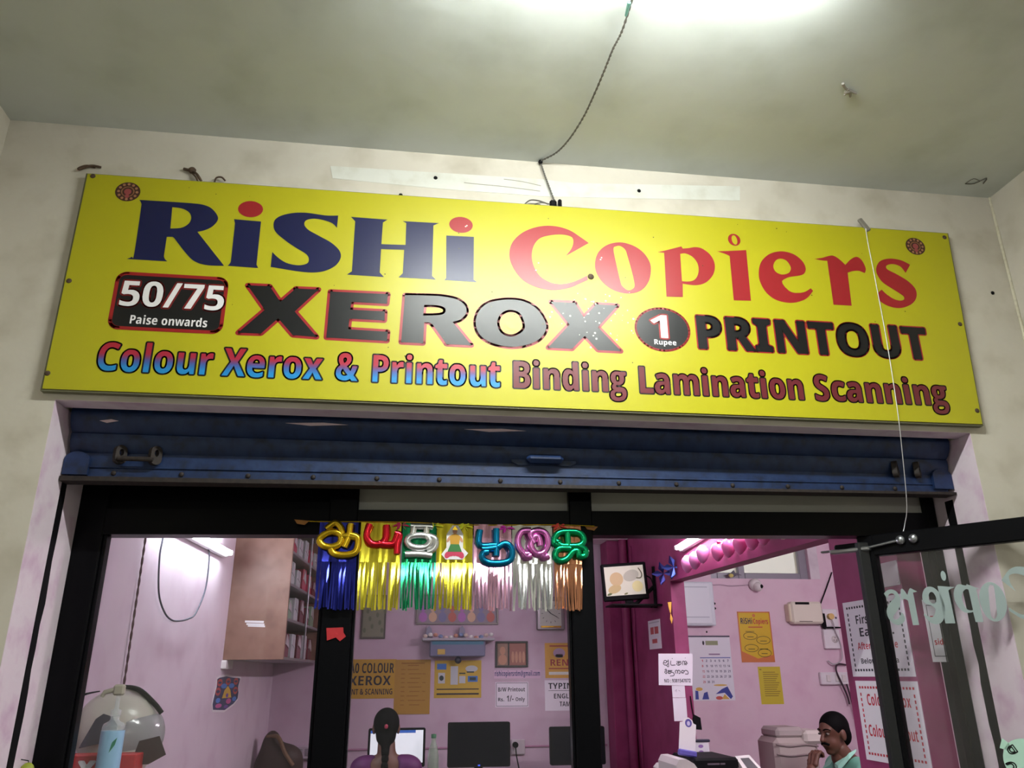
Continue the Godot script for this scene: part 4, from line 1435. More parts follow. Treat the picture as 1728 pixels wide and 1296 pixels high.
	for i in 5:
		var it := []
		match i:
			0: it = [["g", 0.12, 0.16, 0.05, 0.014, 0.007], ["g", 0.31, 0.165, 0.05, 0.014, 0.007], ["g", 0.5, 0.165, 0.05, 0.014, 0.007], ["g", 0.10, 0.11, 0.05, 0.016, 0.007], ["g", 0.51, 0.11, 0.05, 0.016, 0.007]]
			1: it = [["e", 0.22, 0.14, 0.07, 0.014], ["e", 0.4, 0.14, 0.07, 0.014], ["e", 0.12, 0.06, 0.05, 0.014], ["e", 0.5, 0.06, 0.05, 0.014]]
			2: it = [["p", [Vector2(0.2, 0.07), Vector2(0.42, 0.07), Vector2(0.38, 0.115), Vector2(0.31, 0.14), Vector2(0.24, 0.115)]]]
			3: it = [["e", 0.14, 0.03, 0.07, 0.012], ["e", 0.36, 0.05, 0.06, 0.016]]
			4: it = [["e", 0.31, 0.085, 0.03, 0.012], ["e", 0.31, 0.02, 0.05, 0.01]]
		ink(o, xf, mat(stc[i], 0.5), it, 1 + i, "print")
	# the wall cabinet: wooden end, open front with shelves, glass doors
	var cx := on_left(2.40, 0)
	var C := Transform3D(cx.basis, cx.origin)   # x deeper along the wall, y up, z out from the wall
	o = thing("wall_cabinet", "brown wooden wall cabinet with packed open shelves on the left wall", "cabinet", Vector3(-1.047, 1.6, -2.79))
	st = S()
	bx(st, Vector3(0.011, 2.08, 0.182), Vector3(0.022, 0.96, 0.364), 0.002, C)
	part(o, "end_panel", st, M.wood, "brown wooden end panel")
	st = S()
	bx(st, Vector3(0.75, 2.08, 0.008), Vector3(1.46, 0.96, 0.012), 0, C)
	part(o, "back_panel", st, M.wood)
	st = S()
	bx(st, Vector3(1.475, 2.08, 0.182), Vector3(0.022, 0.96, 0.364), 0.002, C)
	part(o, "end_panel", st, M.wood)
	for y in [1.609, 1.845, 2.065, 2.27, 2.54]:
		st = S()
		bx(st, Vector3(0.743, y, 0.178), Vector3(1.442, 0.018, 0.336), 0.002, C)
		part(o, "shelf", st, mat(c8(132, 126, 128), 0.4, 0.3))
	for x in [0.74]:
		st = S()
		bx(st, Vector3(x, 2.08, 0.356), Vector3(0.02, 0.93, 0.012), 0.002, C)
		part(o, "upright", st, M.steel)
	# scraps of paint and paper stuck to its end
	st = S()
	var E := Transform3D(C.basis * Basis(Vector3.UP, PI / 2) , C.origin)
	for r in [[0.13, 1.80, 0.24, 1.812], [0.135, 1.815, 0.25, 1.828], [0.125, 1.79, 0.23, 1.80]]:
		hexa(st, [C * Vector3(-0.001, r[1], 0.36 - r[0]), C * Vector3(-0.001, r[1] + 0.004, 0.36 - r[2]), C * Vector3(-0.001, r[3] + 0.003, 0.36 - r[2]), C * Vector3(-0.001, r[3], 0.36 - r[0]), C * Vector3(0.001, r[1], 0.36 - r[0]), C * Vector3(0.001, r[1] + 0.004, 0.36 - r[2]), C * Vector3(0.001, r[3] + 0.003, 0.36 - r[2]), C * Vector3(0.001, r[3], 0.36 - r[0])])
	part(o, "paper_scrap", st, M.white, "torn white scraps on the end panel")
	# packets behind the glass doors
	var cols := [[c8(190, 60, 90), "pink"], [c8(196, 200, 202), "silvery"], [c8(150, 178, 150), "pale green"], [c8(120, 44, 60), "dark red"]]
	var rng := RandomNumberGenerator.new()
	rng.seed = 21
	var rows := [[1.62, [1, 3, 1, 3, 1, 3]], [1.856, [2, 2, 1, 3, 3, 2]], [2.076, [0, 1, 1, 0, 0, 3]], [2.281, [1, 0, 1, 1, 0, 1]]]
	var words := ["bottom", "second", "third", "top"]
	for r in rows.size():
		for j in 6:
			var c = cols[rows[r][1][j]]
			var h := rng.randf_range(0.13, 0.175)
			var x := 0.09 + j * 0.23
			var t := thing("shelf_packet", "%s packet in the wall cabinet's %s row, %s from its wooden end" % [c[1], words[r], ["first", "second", "third", "fourth", "fifth", "last"][j]], "packet", C * Vector3(x + 0.08, rows[r][0], 0.27), "packets in the wall cabinet")
			st = S()
			prism(st, round2(0, 0, 0.15, h, 0.02, 3), -0.03, 0.03, Transform3D(C.basis, C * Vector3(x, rows[r][0] - 0.0012, 0.27)))
			part(t, "bag", st, mat(c[0], 0.25))
			st = S()
			prism(st, PackedVector2Array([Vector2(0.02, h * 0.55), Vector2(0.06, h * 0.95), Vector2(0.11, h * 0.7), Vector2(0.13, h * 0.4), Vector2(0.07, h * 0.5)]), 0.03, 0.036, Transform3D(C.basis, C * Vector3(x, rows[r][0], 0.27)))
			part(t, "wrapper_fold", st, mat(c8(222, 222, 224), 0.2, 0.4))
	o = thing("teal_jar", "teal plastic jar at the front of the cabinet's bottom shelf", "jar", C * Vector3(0.07, 1.618, 0.30))
	st = S()
	lathe(st, [Vector2(0, 0), Vector2(0.03, 0), Vector2(0.034, 0.01), Vector2(0.034, 0.07), Vector2(0.028, 0.08), Vector2(0, 0.08)], Transform3D(Basis(), C * Vector3(0.07, 1.618, 0.312)), 16)
	part(o, "jar", st, mat(c8(20, 120, 112), 0.3))
	st = S()
	lathe(st, [Vector2(0.029, 0.078), Vector2(0.03, 0.08), Vector2(0.03, 0.1), Vector2(0, 0.102)], Transform3D(Basis(), C * Vector3(0.07, 1.618, 0.312)), 16)
	part(o, "lid", st, M.white)
	# small white switch box under the cabinet, nail in the corner
	st = S()
	var sb := on_left(2.38, 1.548)
	prism(st, round2(0, 0, 0.16, 0.05, 0.006, 2), 0, 0.03, sb)
	single("switch_box", st, M.plastic, "tiny white switch box on the left wall under the wooden cabinet", "switch")
	o = thing("shoulder_bag", "dark brown slouching shoulder bag in the back left corner", "bag", Vector3(-0.80, 0.86, -3.85))
	st = S()
	blob([egg(Vector3(-0.79, 0.90, -3.85), Vector3(0.17, 0.15, 0.1)), egg(Vector3(-0.85, 1.02, -3.85), Vector3(0.07, 0.12, 0.07)), egg(Vector3(-0.74, 0.97, -3.83), Vector3(0.10, 0.07, 0.08))], 0.012, 0.05, st)
	part(o, "bag", st, mat(c8(66, 50, 44), 0.6))
	st = S()
	tube(st, bend([Vector3(-0.88, 1.10, -3.82), Vector3(-0.80, 1.10, -3.77), Vector3(-0.74, 1.00, -3.74), Vector3(-0.68, 0.92, -3.75)], 6), 0.014, 8)
	part(o, "strap", st, mat(c8(120, 92, 66), 0.6), "tan strap")
	o = thing("side_table", "small wooden side table in the back left corner under the bag", "table", Vector3(-0.75, 0, -3.88))
	part(o, "top", box(-0.94, -0.55, 0.70, 0.73, -4.15, -3.6, 0.004), M.wood)
	part(o, "pedestal", box(-0.80, -0.70, 0.0, 0.70, -3.95, -3.80, 0.004), M.wood)

func back_wall():
	var o: Node3D
	var xf: Transform3D
	var st: SurfaceTool
	var yp: Material = M.yellow_paper
	xf = on_back(-0.43, 1.334)
	o = sheet("colour_xerox_poster", "wide yellow poster lettered A0 Colour Xerox on the back wall", "poster", xf, 0.44, 0.294, yp)
	ink(o, xf, M.paper_ink, [["t", "A0 COLOUR", 0.07, 0.190, 0.352, 0.074], ["t", "XEROX", 0.07, 0.099, 0.33, 0.07], ["t", "PRINT & SCANNING", 0.03, 0.03, 0.385, 0.042]])
	xf = on_back(0.0, 1.216)
	o = sheet("price_list_poster", "tall ochre price list poster above the seated woman", "poster", xf, 0.284, 0.408, mat(c8(176, 136, 54), 0.5), 0.0035)
	var it := [["r", 0.05, 0.375, 0.235, 0.385], ["r", 0.1, 0.36, 0.19, 0.367]]
	for i in 9:
		it.append(["r", 0.05, 0.33 - i * 0.033, 0.08, 0.336 - i * 0.033])
		it.append(["r", 0.10 + 0.01 * (i % 3), 0.33 - i * 0.033, 0.19 + 0.012 * ((i * 2) % 3), 0.336 - i * 0.033])
		if i % 2:
			it.append(["r", 0.22, 0.33 - i * 0.033, 0.245, 0.336 - i * 0.033])
	ink(o, xf, mat(c8(150, 104, 40), 0.6), it, 4, "print")
	xf = on_back(0.316, 1.332)
	o = sheet("device_poster", "yellow poster with small pictures of devices on the back wall", "poster", xf, 0.38, 0.285, mat(c8(200, 168, 62), 0.5))
	ink(o, xf, mat(c8(60, 116, 190), 0.5), [["r", 0.02, 0.215, 0.095, 0.26], ["r", 0.27, 0.12, 0.35, 0.165]], 0, "print")
	ink(o, xf, mat(c8(190, 196, 200), 0.5), [["r", 0.03, 0.11, 0.085, 0.19], ["r", 0.13, 0.10, 0.19, 0.24], ["r", 0.20, 0.11, 0.25, 0.165], ["e", 0.30, 0.22, 0.05, 0.025]], 1, "print")
	ink(o, xf, mat(c8(44, 60, 60), 0.5), [["r", 0.2, 0.18, 0.25, 0.19], ["r", 0.26, 0.19, 0.32, 0.2], ["e", 0.057, 0.15, 0.018, 0.02], ["r", 0.285, 0.132, 0.335, 0.155]], 2, "print")
	ink(o, xf, M.paper_ink, [["r", 0.02, 0.062, 0.36, 0.07], ["r", 0.02, 0.024, 0.36, 0.036]], 2, "print")
	# framed picture pair
	o = thing("picture_frame", "small dark framed picture with two panels beside the device poster", "picture", Vector3(0.946, 1.561, BACK))
	st = S()
	box(0.811, 1.081, 1.561, 1.577, BACK, BACK + 0.015, 0.003, st)
	box(0.811, 1.081, 1.749, 1.765, BACK, BACK + 0.015, 0.003, st)
	box(0.811, 0.827, 1.577, 1.749, BACK, BACK + 0.015, 0.003, st)
	box(1.065, 1.081, 1.577, 1.749, BACK, BACK + 0.015, 0.003, st)
	box(0.914, 0.926, 1.577, 1.749, BACK, BACK + 0.012, 0.002, st)
	part(o, "frame", st, mat(c8(64, 66, 62), 0.4))
	st = box(0.827, 0.914, 1.577, 1.749, BACK, BACK + 0.006)
	part(o, "picture", st, mat(c8(150, 120, 104), 0.5))
	part(o, "picture", box(0.926, 1.065, 1.577, 1.749, BACK, BACK + 0.006), mat(c8(152, 100, 88), 0.5))
	st = S()
	poly(st, ell2(0.87, 1.69, 0.024, 0.032, 20), Transform3D(), BACK + 0.0064)
	poly(st, ell2(0.87, 1.62, 0.036, 0.04, 20), Transform3D(), BACK + 0.0066)
	for i in 4:
		poly(st, ell2(0.955 + i * 0.03, 1.64, 0.012, 0.045, 14), Transform3D(), BACK + 0.0064)
	part(o, "figure", st, mat(c8(186, 138, 112), 0.5))
	# e-mail strip
	xf = on_back(0.80, 1.475)
	o = sheet("email_strip", "narrow pinkish paper strip lettered with an e-mail address on the back wall", "paper", xf, 0.385, 0.065, mat(c8(212, 182, 206), 0.6))
	ink(o, xf, mat(c8(40, 56, 110), 0.5), [["t", "rishicopiersrdm@gmail.com", 0.006, 0.02, 0.373, 0.038]])
	xf = on_back(0.811, 1.259)
	o = sheet("printout_notice", "white black-bordered notice lettered B/W Printout on the back wall", "notice", xf, 0.271, 0.19, M.paper)
	ink(o, xf, M.paper_ink, [["b", 0.008, 0.008, 0.263, 0.182, 0.0016], ["t", "B/W Printout", 0.022, 0.118, 0.22, 0.03], ["t", "Rs.", 0.022, 0.045, 0.05, 0.026], ["t", "1/-", 0.093, 0.042, 0.055, 0.045], ["t", "Only", 0.165, 0.045, 0.075, 0.028]])
	xf = on_back(1.224, 1.476)
	o = sheet("rental_poster", "orange yellow poster lettered REN, cut off by the right mullion", "poster", xf, 0.30, 0.274, mat(c8(206, 154, 54), 0.5))
	ink(o, xf, mat(c8(150, 40, 44), 0.5), [["t", "RENT", 0.045, 0.095, 0.20, 0.05], ["r", 0.03, 0.07, 0.27, 0.078], ["r", 0.04, 0.245, 0.25, 0.255]])
	ink(o, xf, mat(c8(176, 148, 178), 0.5), [["e", 0.12, 0.195, 0.05, 0.038], ["r", 0.09, 0.16, 0.15, 0.185]], 1, "print")
	ink(o, xf, mat(c8(214, 214, 206), 0.5), [["r", 0.03, 0.025, 0.27, 0.048]], 1, "print")
	xf = on_back(1.217, 1.228)
	o = sheet("typing_poster", "white poster lettered Typing English Tamil below the orange poster", "poster", xf, 0.31, 0.231, M.paper)
	ink(o, xf, M.paper_ink, [["t", "TYPING", 0.03, 0.165, 0.25, 0.045], ["r", 0.03, 0.15, 0.28, 0.153], ["t", "ENGLISH", 0.075, 0.092, 0.2, 0.036], ["t", "TAMIL", 0.12, 0.032, 0.13, 0.036]])
	# clock
	o = thing("wall_clock", "square silver-framed wall clock half behind the foil fringe", "clock", Vector3(1.28, 1.85, BACK))
	part(o, "case", box(1.155, 1.395, 1.85, 2.12, BACK, BACK + 0.03, 0.01), mat(c8(150, 146, 150), 0.3, 0.6))
	part(o, "dial", box(1.185, 1.365, 1.885, 2.085, BACK + 0.03, BACK + 0.032), mat(c8(206, 210, 200), 0.5))
	st = S()
	var cc := Vector2(1.275, 1.985)
	stroke(st, [cc, cc + Vector2(-0.03, 0.03)], 0.004, Transform3D(), BACK + 0.0334)
	stroke(st, [cc, cc + Vector2(0.055, -0.03)], 0.003, Transform3D(), BACK + 0.0334)
	part(o, "hand", st, M.ink)
	st = S()
	for i in 12:
		var d := Vector2(0, 0.078).rotated(-TAU * i / 12)
		stroke(st, [cc + d, cc + d * 0.86], 0.002, Transform3D(), BACK + 0.0328)
	part(o, "hour_mark", st, M.ink)
	st = S()
	box(1.19, 1.36, 1.872, 1.884, BACK + 0.03, BACK + 0.034, 0.001, st)
	part(o, "trim", st, M.gold)
	# framed pictures
	o = thing("picture_frame", "dull green-grey framed picture left of the long frame", "picture", Vector3(-0.19, 1.789, BACK))
	part(o, "frame", box(-0.29, -0.092, 1.785, 2.13, BACK, BACK + 0.014, 0.003), mat(c8(96, 92, 84), 0.4))
	part(o, "picture", box(-0.276, -0.106, 1.80, 2.115, BACK + 0.014, BACK + 0.0155), mat(c8(136, 138, 118), 0.35))
	st = S()
	for i in 9:
		poly(st, ell2(-0.26 + 0.02 * i, 1.85 + 0.03 * ((i * 5) % 7), 0.012, 0.02, 10), Transform3D(), BACK + 0.0160)
	part(o, "figure", st, mat(c8(112, 118, 96), 0.4))
	o = thing("long_picture_frame", "long silver-edged framed picture behind the middle of the foil fringe", "picture", Vector3(0.49, 1.895, BACK))
	st = S()
	box(0.15, 0.835, 1.895, 1.91, BACK, BACK + 0.02, 0.004, st)
	box(0.15, 0.835, 2.125, 2.14, BACK, BACK + 0.02, 0.004, st)
	box(0.15, 0.165, 1.91, 2.125, BACK, BACK + 0.02, 0.004, st)
	box(0.82, 0.835, 1.91, 2.125, BACK, BACK + 0.02, 0.004, st)
	part(o, "frame", st, mat(c8(170, 166, 160), 0.3, 0.5))
	part(o, "picture", box(0.165, 0.82, 1.91, 2.125, BACK, BACK + 0.008), mat(c8(150, 140, 150), 0.4))
	var hues := [c8(180, 120, 190), c8(214, 180, 150), c8(130, 130, 170), c8(190, 110, 100)]
	for i in 8:
		st = S()
		var x := 0.21 + i * 0.08
		poly(st, ell2(x, 1.955, 0.034, 0.04, 16), Transform3D(), BACK + 0.0086)
		poly(st, ell2(x, 2.02, 0.02, 0.026, 14), Transform3D(), BACK + 0.0088)
		part(o, "figure", st, mat(hues[i % 4], 0.5))
	# shrine shelf
	o = thing("shrine_shelf", "small grey-blue shrine shelf with flower garlands under the long picture", "shelf", Vector3(0.5, 1.645, BACK))
	part(o, "shelf_board", box(0.205, 0.791, 1.765, 1.785, BACK, BACK + 0.14, 0.004), mat(c8(176, 172, 180), 0.4))
	part(o, "cabinet", box(0.27, 0.715, 1.645, 1.765, BACK, BACK + 0.12, 0.006), mat(c8(120, 122, 150), 0.4))
	part(o, "panel", box(0.285, 0.70, 1.735, 1.76, BACK + 0.12, BACK + 0.124), mat(c8(74, 126, 150), 0.4))
	part(o, "panel", box(0.33, 0.39, 1.66, 1.70, BACK + 0.12, BACK + 0.124), mat(c8(206, 176, 90), 0.4))
	var rng := RandomNumberGenerator.new()
	rng.seed = 8
	for i in 14:
		st = S()
		ball(st, Vector3(0.23 + i * 0.041, 1.80 + 0.012 * sin(i * 1.1), BACK + 0.11), Vector3(0.02, 0.016, 0.02), 8)
		part(o, "flower", st, mat([c8(222, 200, 190), c8(230, 230, 226), c8(206, 150, 130), c8(130, 150, 190)][i % 4], 0.7))
	for s in [0.26, 0.53]:
		st = S()
		prism(st, PackedVector2Array([Vector2(s - 0.03, 1.785), Vector2(s + 0.03, 1.785), Vector2(s + 0.02, 1.86), Vector2(s, 1.885), Vector2(s - 0.02, 1.86)]), BACK + 0.03, BACK + 0.06)
		part(o, "idol", st, mat(c8(150, 150, 170), 0.4))
	# dome camera under the shrine
	o = thing("webcam", "small dark round camera hanging under the shrine shelf", "camera", Vector3(0.5, 1.6, BACK + 0.06))
	st = S()
	ball(st, Vector3(0.5, 1.617, BACK + 0.06), Vector3(0.028, 0.028, 0.028), 14)
	part(o, "body", st, mat(c8(38, 40, 62), 0.35))
	st = S()
	tube(st, [Vector3(0.5, 1.63, BACK + 0.06), Vector3(0.5, 1.646, BACK + 0.05)], 0.01, 8)
	part(o, "stem", st, M.matt_black)
	# conduit, socket and extension strip
	single("wire_conduit", box(-0.9, 1.72, 0.962, 0.976, BACK, BACK + 0.012, 0.003), mat(c8(178, 130, 158), 0.6), "thin pink painted wiring conduit along the back wall above the desk", "conduit")
	o = thing("wall_socket", "grey white double wall socket with a black plug right of the middle monitor", "socket", Vector3(0.99, 0.915, BACK))
	part(o, "plate", box(0.935, 1.045, 0.912, 1.022, BACK, BACK + 0.03, 0.006), mat(c8(190, 180, 186), 0.45))
	st = S()
	tube(st, [Vector3(0.965, 0.985, BACK + 0.03), Vector3(0.965, 0.985, BACK + 0.065)], 0.022, 12)
	part(o, "plug", st, M.matt_black, "black plug")
	st = S()
	tube(st, bend([Vector3(0.965, 0.98, BACK + 0.06), Vector3(0.968, 0.92, BACK + 0.07), Vector3(0.985, 0.85, BACK + 0.04), Vector3(1.0, 0.77, BACK + 0.06)], 6), 0.005, 6)
	part(o, "cord", st, M.matt_black)
	o = thing("extension_strip", "grey white extension strip with many sockets low on the back wall", "extension strip", Vector3(-0.66, 0.905, BACK))
	part(o, "case", box(-0.775, -0.50, 0.908, 1.008, BACK, BACK + 0.04, 0.01), mat(c8(186, 172, 184), 0.5))
	for i in 5:
		part(o, "socket", box(-0.755 + i * 0.05, -0.722 + i * 0.05, 0.935, 0.985, BACK + 0.04, BACK + 0.044, 0.002), mat(c8(150, 140, 150), 0.5))

func dashes(xf: Transform3D, x0: float, y0: float, x1: float, y1: float, step: float) -> Array:   # a printed border of small blocks
	var it := []
	var n := int((x1 - x0) / step)
	for i in n + 1:
		for y in [y0, y1]:
			it.append(["r", x0 + i * step - step * 0.3, y - step * 0.22, x0 + i * step + step * 0.3, y + step * 0.22])
	n = int((y1 - y0) / step)
	for i in range(1, n):
		for x in [x0, x1]:
			it.append(["r", x - step * 0.22, y0 + i * step - step * 0.3, x + step * 0.22, y0 + i * step + step * 0.3])
	return it

func partition_things():
	var o: Node3D
	var xf: Transform3D
	var st: SurfaceTool
	# laminated notices
	xf = on_partition(-0.785, 1.485)
	o = sheet("copy_notice", "white laminated notice lettered First copy on the magenta wall behind the door", "notice", xf, 0.428, 0.297, M.paper)
	ink(o, xf, M.paper_ink, dashes(xf, 0.03, 0.025, 0.398, 0.272, 0.02))
	ink(o, xf, M.paper_ink, [["t", "First copy", 0.085, 0.205, 0.25, 0.034], ["t", "Each 1.", 0.10, 0.155, 0.24, 0.034], ["t", "Below 75 paisa", 0.08, 0.05, 0.26, 0.02]])
	ink(o, xf, M.paper_red, [["t", "After next side", 0.07, 0.105, 0.28, 0.026]])
	xf = on_partition(-0.775, 1.172)
	o = sheet("colour_notice", "white laminated notice lettered Colour Xerox in red below the First copy notice", "notice", xf, 0.42, 0.297, M.paper)
	ink(o, xf, M.paper_red, dashes(xf, 0.03, 0.025, 0.39, 0.272, 0.02))
	ink(o, xf, M.paper_red, [["t", "Colour Xerox", 0.07, 0.205, 0.29, 0.042], ["t", "Colour Printout", 0.05, 0.09, 0.32, 0.042]])
	ink(o, xf, M.paper_ink, [["r", 0.21, 0.05, 0.22, 0.056]])
	xf = Transform3D(Basis(), Vector3(1.945, 1.535, -0.312))
	o = sheet("side_notice", "narrow white notice on the sidelight glass, half hidden by the frame's right stile", "notice", xf, 0.086, 0.22, M.paper)
	ink(o, xf, M.paper_ink, [["b", 0.012, 0.02, 0.085, 0.2, 0.0012]])
	ink(o, xf, M.paper_red, [["t", "Two", 0.02, 0.14, 0.05, 0.022], ["t", "side", 0.02, 0.06, 0.05, 0.02]])
	xf = on_partition(-0.535, 1.815)
	o = sheet("grey_sheet", "blank glossy grey white sheet pinned above the First copy notice", "sheet", xf, 0.18, 0.092, mat(c8(206, 198, 204), 0.15), 0.003)
	st = S()
	ball(st, Vector3(PART - 0.004, 1.825, -0.365), Vector3(0.003, 0.004, 0.004), 8)
	part(o, "pin", st, M.white)
	xf = on_partition(-3.575, 1.675)
	o = sheet("red_print_sheet", "narrow white sheet with two red printed blocks beside the doorway jamb", "paper", xf, 0.29, 0.205, M.paper)
	ink(o, xf, mat(c8(196, 90, 96), 0.6), [["r", 0.05, 0.105, 0.13, 0.155], ["r", 0.15, 0.105, 0.24, 0.155], ["r", 0.08, 0.04, 0.2, 0.07]], 0, "print")
	ink(o, xf, mat(c8(170, 166, 176), 0.6), [["r", 0.02, 0.185, 0.27, 0.19]], 0, "print")
	# papers on the jamb that faces the camera
	var J := func(x: float, y: float) -> Transform3D: return Transform3D(Basis(), Vector3(x, y, -3.0))
	xf = J.call(1.765, 1.425)
	o = sheet("tamil_notice", "white notice with two lines of handwritten Tamil on the doorway jamb", "notice", xf, 0.255, 0.21, M.paper, 0.004, "", PackedVector2Array([Vector2(0.0, 0.006), Vector2(0.235, 0.0), Vector2(0.256, 0.206), Vector2(0.012, 0.207)]))
	st = S()
	var TX := Transform3D(xf.basis, xf.origin + Vector3(-0.132, 0.406, 0))
	for g in ["222,345 232,335 246,340 246,352 232,358 220,352 218,366 228,376 250,376 256,362;246,345 262,340;262,330 262,384 256,392 246,384", "284,340 284,376 322,376;298,318 299,320",
		"336,345 374,345;354,345 354,380;354,358 340,358 336,370 346,378 364,374 374,364 370,354 358,356", "388,376 388,348 398,342 404,352 404,376;404,352 414,342 424,350 424,366 416,376 410,366 418,358 430,362;414,314 415,315",
		"226,420 236,412 240,424 230,430 224,440 238,452 238,412", "250,425 290,425;262,425 262,450;276,425 280,440 268,452 252,446 250,438 262,434 290,440 306,452 300,470 270,474",
		"322,450 318,432 328,422 338,432 336,450;338,432 348,422 360,432 358,450 348,452", "376,450 372,434 384,424 394,434 388,448 378,442;394,434 410,424 428,434 428,456 404,456"]:
		strokes(st, g, 0.0022, TX, 0.0046, Vector2(0.0008, -0.000725))
	part(o, "handwriting", st, M.paper_ink)
	ink(o, xf, M.paper_ink, [["t", "NO : 9381547072", 0.04, 0.022, 0.185, 0.022]], 6)
	xf = J.call(1.856, 1.352)
	o = sheet("paper_slip", "short white slip with faint writing under the Tamil notice", "paper", xf, 0.09, 0.075, M.paper, 0.002)
	ink(o, xf, mat(c8(150, 130, 150), 0.6), [["s", [Vector2(0.02, 0.04), Vector2(0.03, 0.05), Vector2(0.028, 0.035)], 0.0012], ["s", [Vector2(0.045, 0.045), Vector2(0.055, 0.04)], 0.0012]])
	xf = J.call(1.856, 1.206)
	o = sheet("paper_slip", "longer blank white slip hanging second under the Tamil notice", "paper", xf, 0.092, 0.144, M.paper, 0.002)
	# gold tassel ornament
	o = thing("gold_tassel", "small gold foil dangler pinned on the doorway jamb over the Tamil notice", "ornament", Vector3(1.882, 1.826, -3.0))
	st = S()
	prism(st, PackedVector2Array([Vector2(1.868, 1.972), Vector2(1.896, 1.974), Vector2(1.892, 1.94), Vector2(1.886, 1.90), Vector2(1.880, 1.90), Vector2(1.872, 1.94)]), -2.999, -2.994)
	prism(st, PackedVector2Array([Vector2(1.883, 1.90), Vector2(1.896, 1.862), Vector2(1.887, 1.826), Vector2(1.876, 1.858)]), -2.999, -2.993)
	part(o, "foil", st, foil(c8(176, 132, 60), 0.5))
	# black phone pouch on the jamb's far edge
	o = thing("black_pouch", "black pouch hanging on a cord behind the doorway jamb", "pouch", Vector3(2.02, 1.15, -2.985))
	st = S()
	prism(st, PackedVector2Array([Vector2(1.985, 1.155), Vector2(2.04, 1.15), Vector2(2.036, 1.225), Vector2(1.995, 1.245), Vector2(1.983, 1.22)]), -3.03, -2.99)
	part(o, "pouch", st, M.matt_black)
	st = S()
	tube(st, [Vector3(1.99, 1.238, -2.992), Vector3(1.984, 1.29, -2.994), Vector3(1.98, 1.36, -2.996)], 0.004, 6)
	part(o, "cord", st, M.matt_black)
	# pinned tree-like ornaments and balloons along the wall over the opening
	for b in [[Vector3(1.845, 2.165, -2.97), c8(60, 64, 130), "dark blue foil bow by the camera monitor at the beam's far end"], [Vector3(1.885, 2.195, -2.86), c8(56, 74, 140), "dark blue foil bow second along the magenta beam"]]:
		o = thing("foil_bow", b[2], "ornament", b[0])
		st = S()
		for i in 6:
			var an := i * 1.05
			blob_leaf(st, b[0], Vector3(-absf(cos(an)) * 0.7 if i % 2 else 0.4 * cos(an), sin(an), cos(an) * 0.3).normalized(), 0.085)
		part(o, "leaf", st, foil(b[1], 0.35))
	var spots := [[-2.50, 2.165, 0], [-2.36, 2.17, 0], [-2.22, 2.19, 0], [-1.98, 2.17, 1], [-1.82, 2.17, 1], [-1.66, 2.165, 1], [-1.50, 2.165, 1], [-1.36, 2.17, 1]]
	var words := ["silver tipped pink balloon under the magenta tube light, first from the far end", "silver tipped pink balloon under the magenta tube light, second from the far end", "silver tipped pink balloon under the magenta tube light, third from the far end",
		"plain pink balloon over the opening, first right of the silver tipped ones", "plain pink balloon over the opening, second right of the silver tipped ones", "plain pink balloon over the opening, third right of the silver tipped ones", "plain pink balloon over the opening, fourth right of the silver tipped ones", "plain pink balloon over the opening, nearest the glass front"]
	for i in spots.size():
		var s = spots[i]
		var c := Vector3(1.852, s[1], s[0])
		o = thing("balloon", words[i], "balloon", c, "balloons along the magenta beam")
		st = S()
		lathe(st, [Vector2(0, -0.055), Vector2(0.012, -0.05), Vector2(0.028, -0.03), Vector2(0.04, 0.0), Vector2(0.042, 0.02), Vector2(0.034, 0.04), Vector2(0.018, 0.052), Vector2(0, 0.056)], Transform3D(Basis(Vector3.RIGHT, 0.35), c), 16)
		part(o, "skin", st, mat(c8(236, 120, 180) if s[2] else c8(226, 140, 196), 0.3))
		st = S()
		lathe(st, [Vector2(0.002, 0.05), Vector2(0.012, 0.06), Vector2(0.02, 0.066)] if s[2] else [Vector2(0.03, 0.042), Vector2(0.02, 0.056), Vector2(0, 0.062)], Transform3D(Basis(Vector3.RIGHT, 0.35), c), 12)
		part(o, "tip", st, foil(c8(200, 206, 204), 0.3) if s[2] == 0 else mat(c8(206, 60, 130), 0.4))
	st = S()
	ball(st, Vector3(1.872, 2.155, -1.19), Vector3(0.03, 0.036, 0.036), 14)
	o = thing("round_ornament", "small cream round ornament on the magenta beam, right of the last balloon", "ornament", Vector3(1.872, 2.12, -1.19))
	part(o, "globe", st, mat(c8(216, 204, 150), 0.3))
	st = S()
	tube(st, [Vector3(1.872, 2.19, -1.19), Vector3(1.895, 2.2, -1.19)], 0.012, 8)
	part(o, "cap", st, M.gold)
	# cctv monitor on its bracket
	var mx := Transform3D(Basis(Vector3.UP, -0.16) * Basis(Vector3(0, 0, 1), 0.06), Vector3(1.655, 2.145, -3.3))
	o = thing("cctv_monitor", "small monitor showing a pale camera view, high on the magenta wall", "monitor", Vector3(1.655, 2.0, -3.3))
	st = S()
	bx(st, Vector3(0, 0, -0.02), Vector3(0.335, 0.27, 0.04), 0.008, mx)
	part(o, "case", st, M.matt_black)
	var sc := mat(c8(206, 204, 186))
	sc.emission_enabled = true
	sc.emission = c8(206, 204, 186)
	sc.emission_energy_multiplier = 0.17
	st = S()
	poly(st, rect2(-0.145, -0.098, 0.145, 0.112), mx, 0.0012)
	var scr := part(o, "screen", st, sc)
	var blot := [[-0.06, 0.02, 0.05, 0.05, c8(196, 170, 130)], [-0.08, -0.05, 0.05, 0.03, c8(190, 168, 122)], [0.05, 0.04, 0.06, 0.04, c8(178, 176, 160)], [0.09, -0.04, 0.04, 0.04, c8(216, 206, 150)], [-0.12, -0.085, 0.02, 0.008, c8(90, 100, 60)], [0.0, -0.088, 0.015, 0.006, c8(120, 120, 80)]]
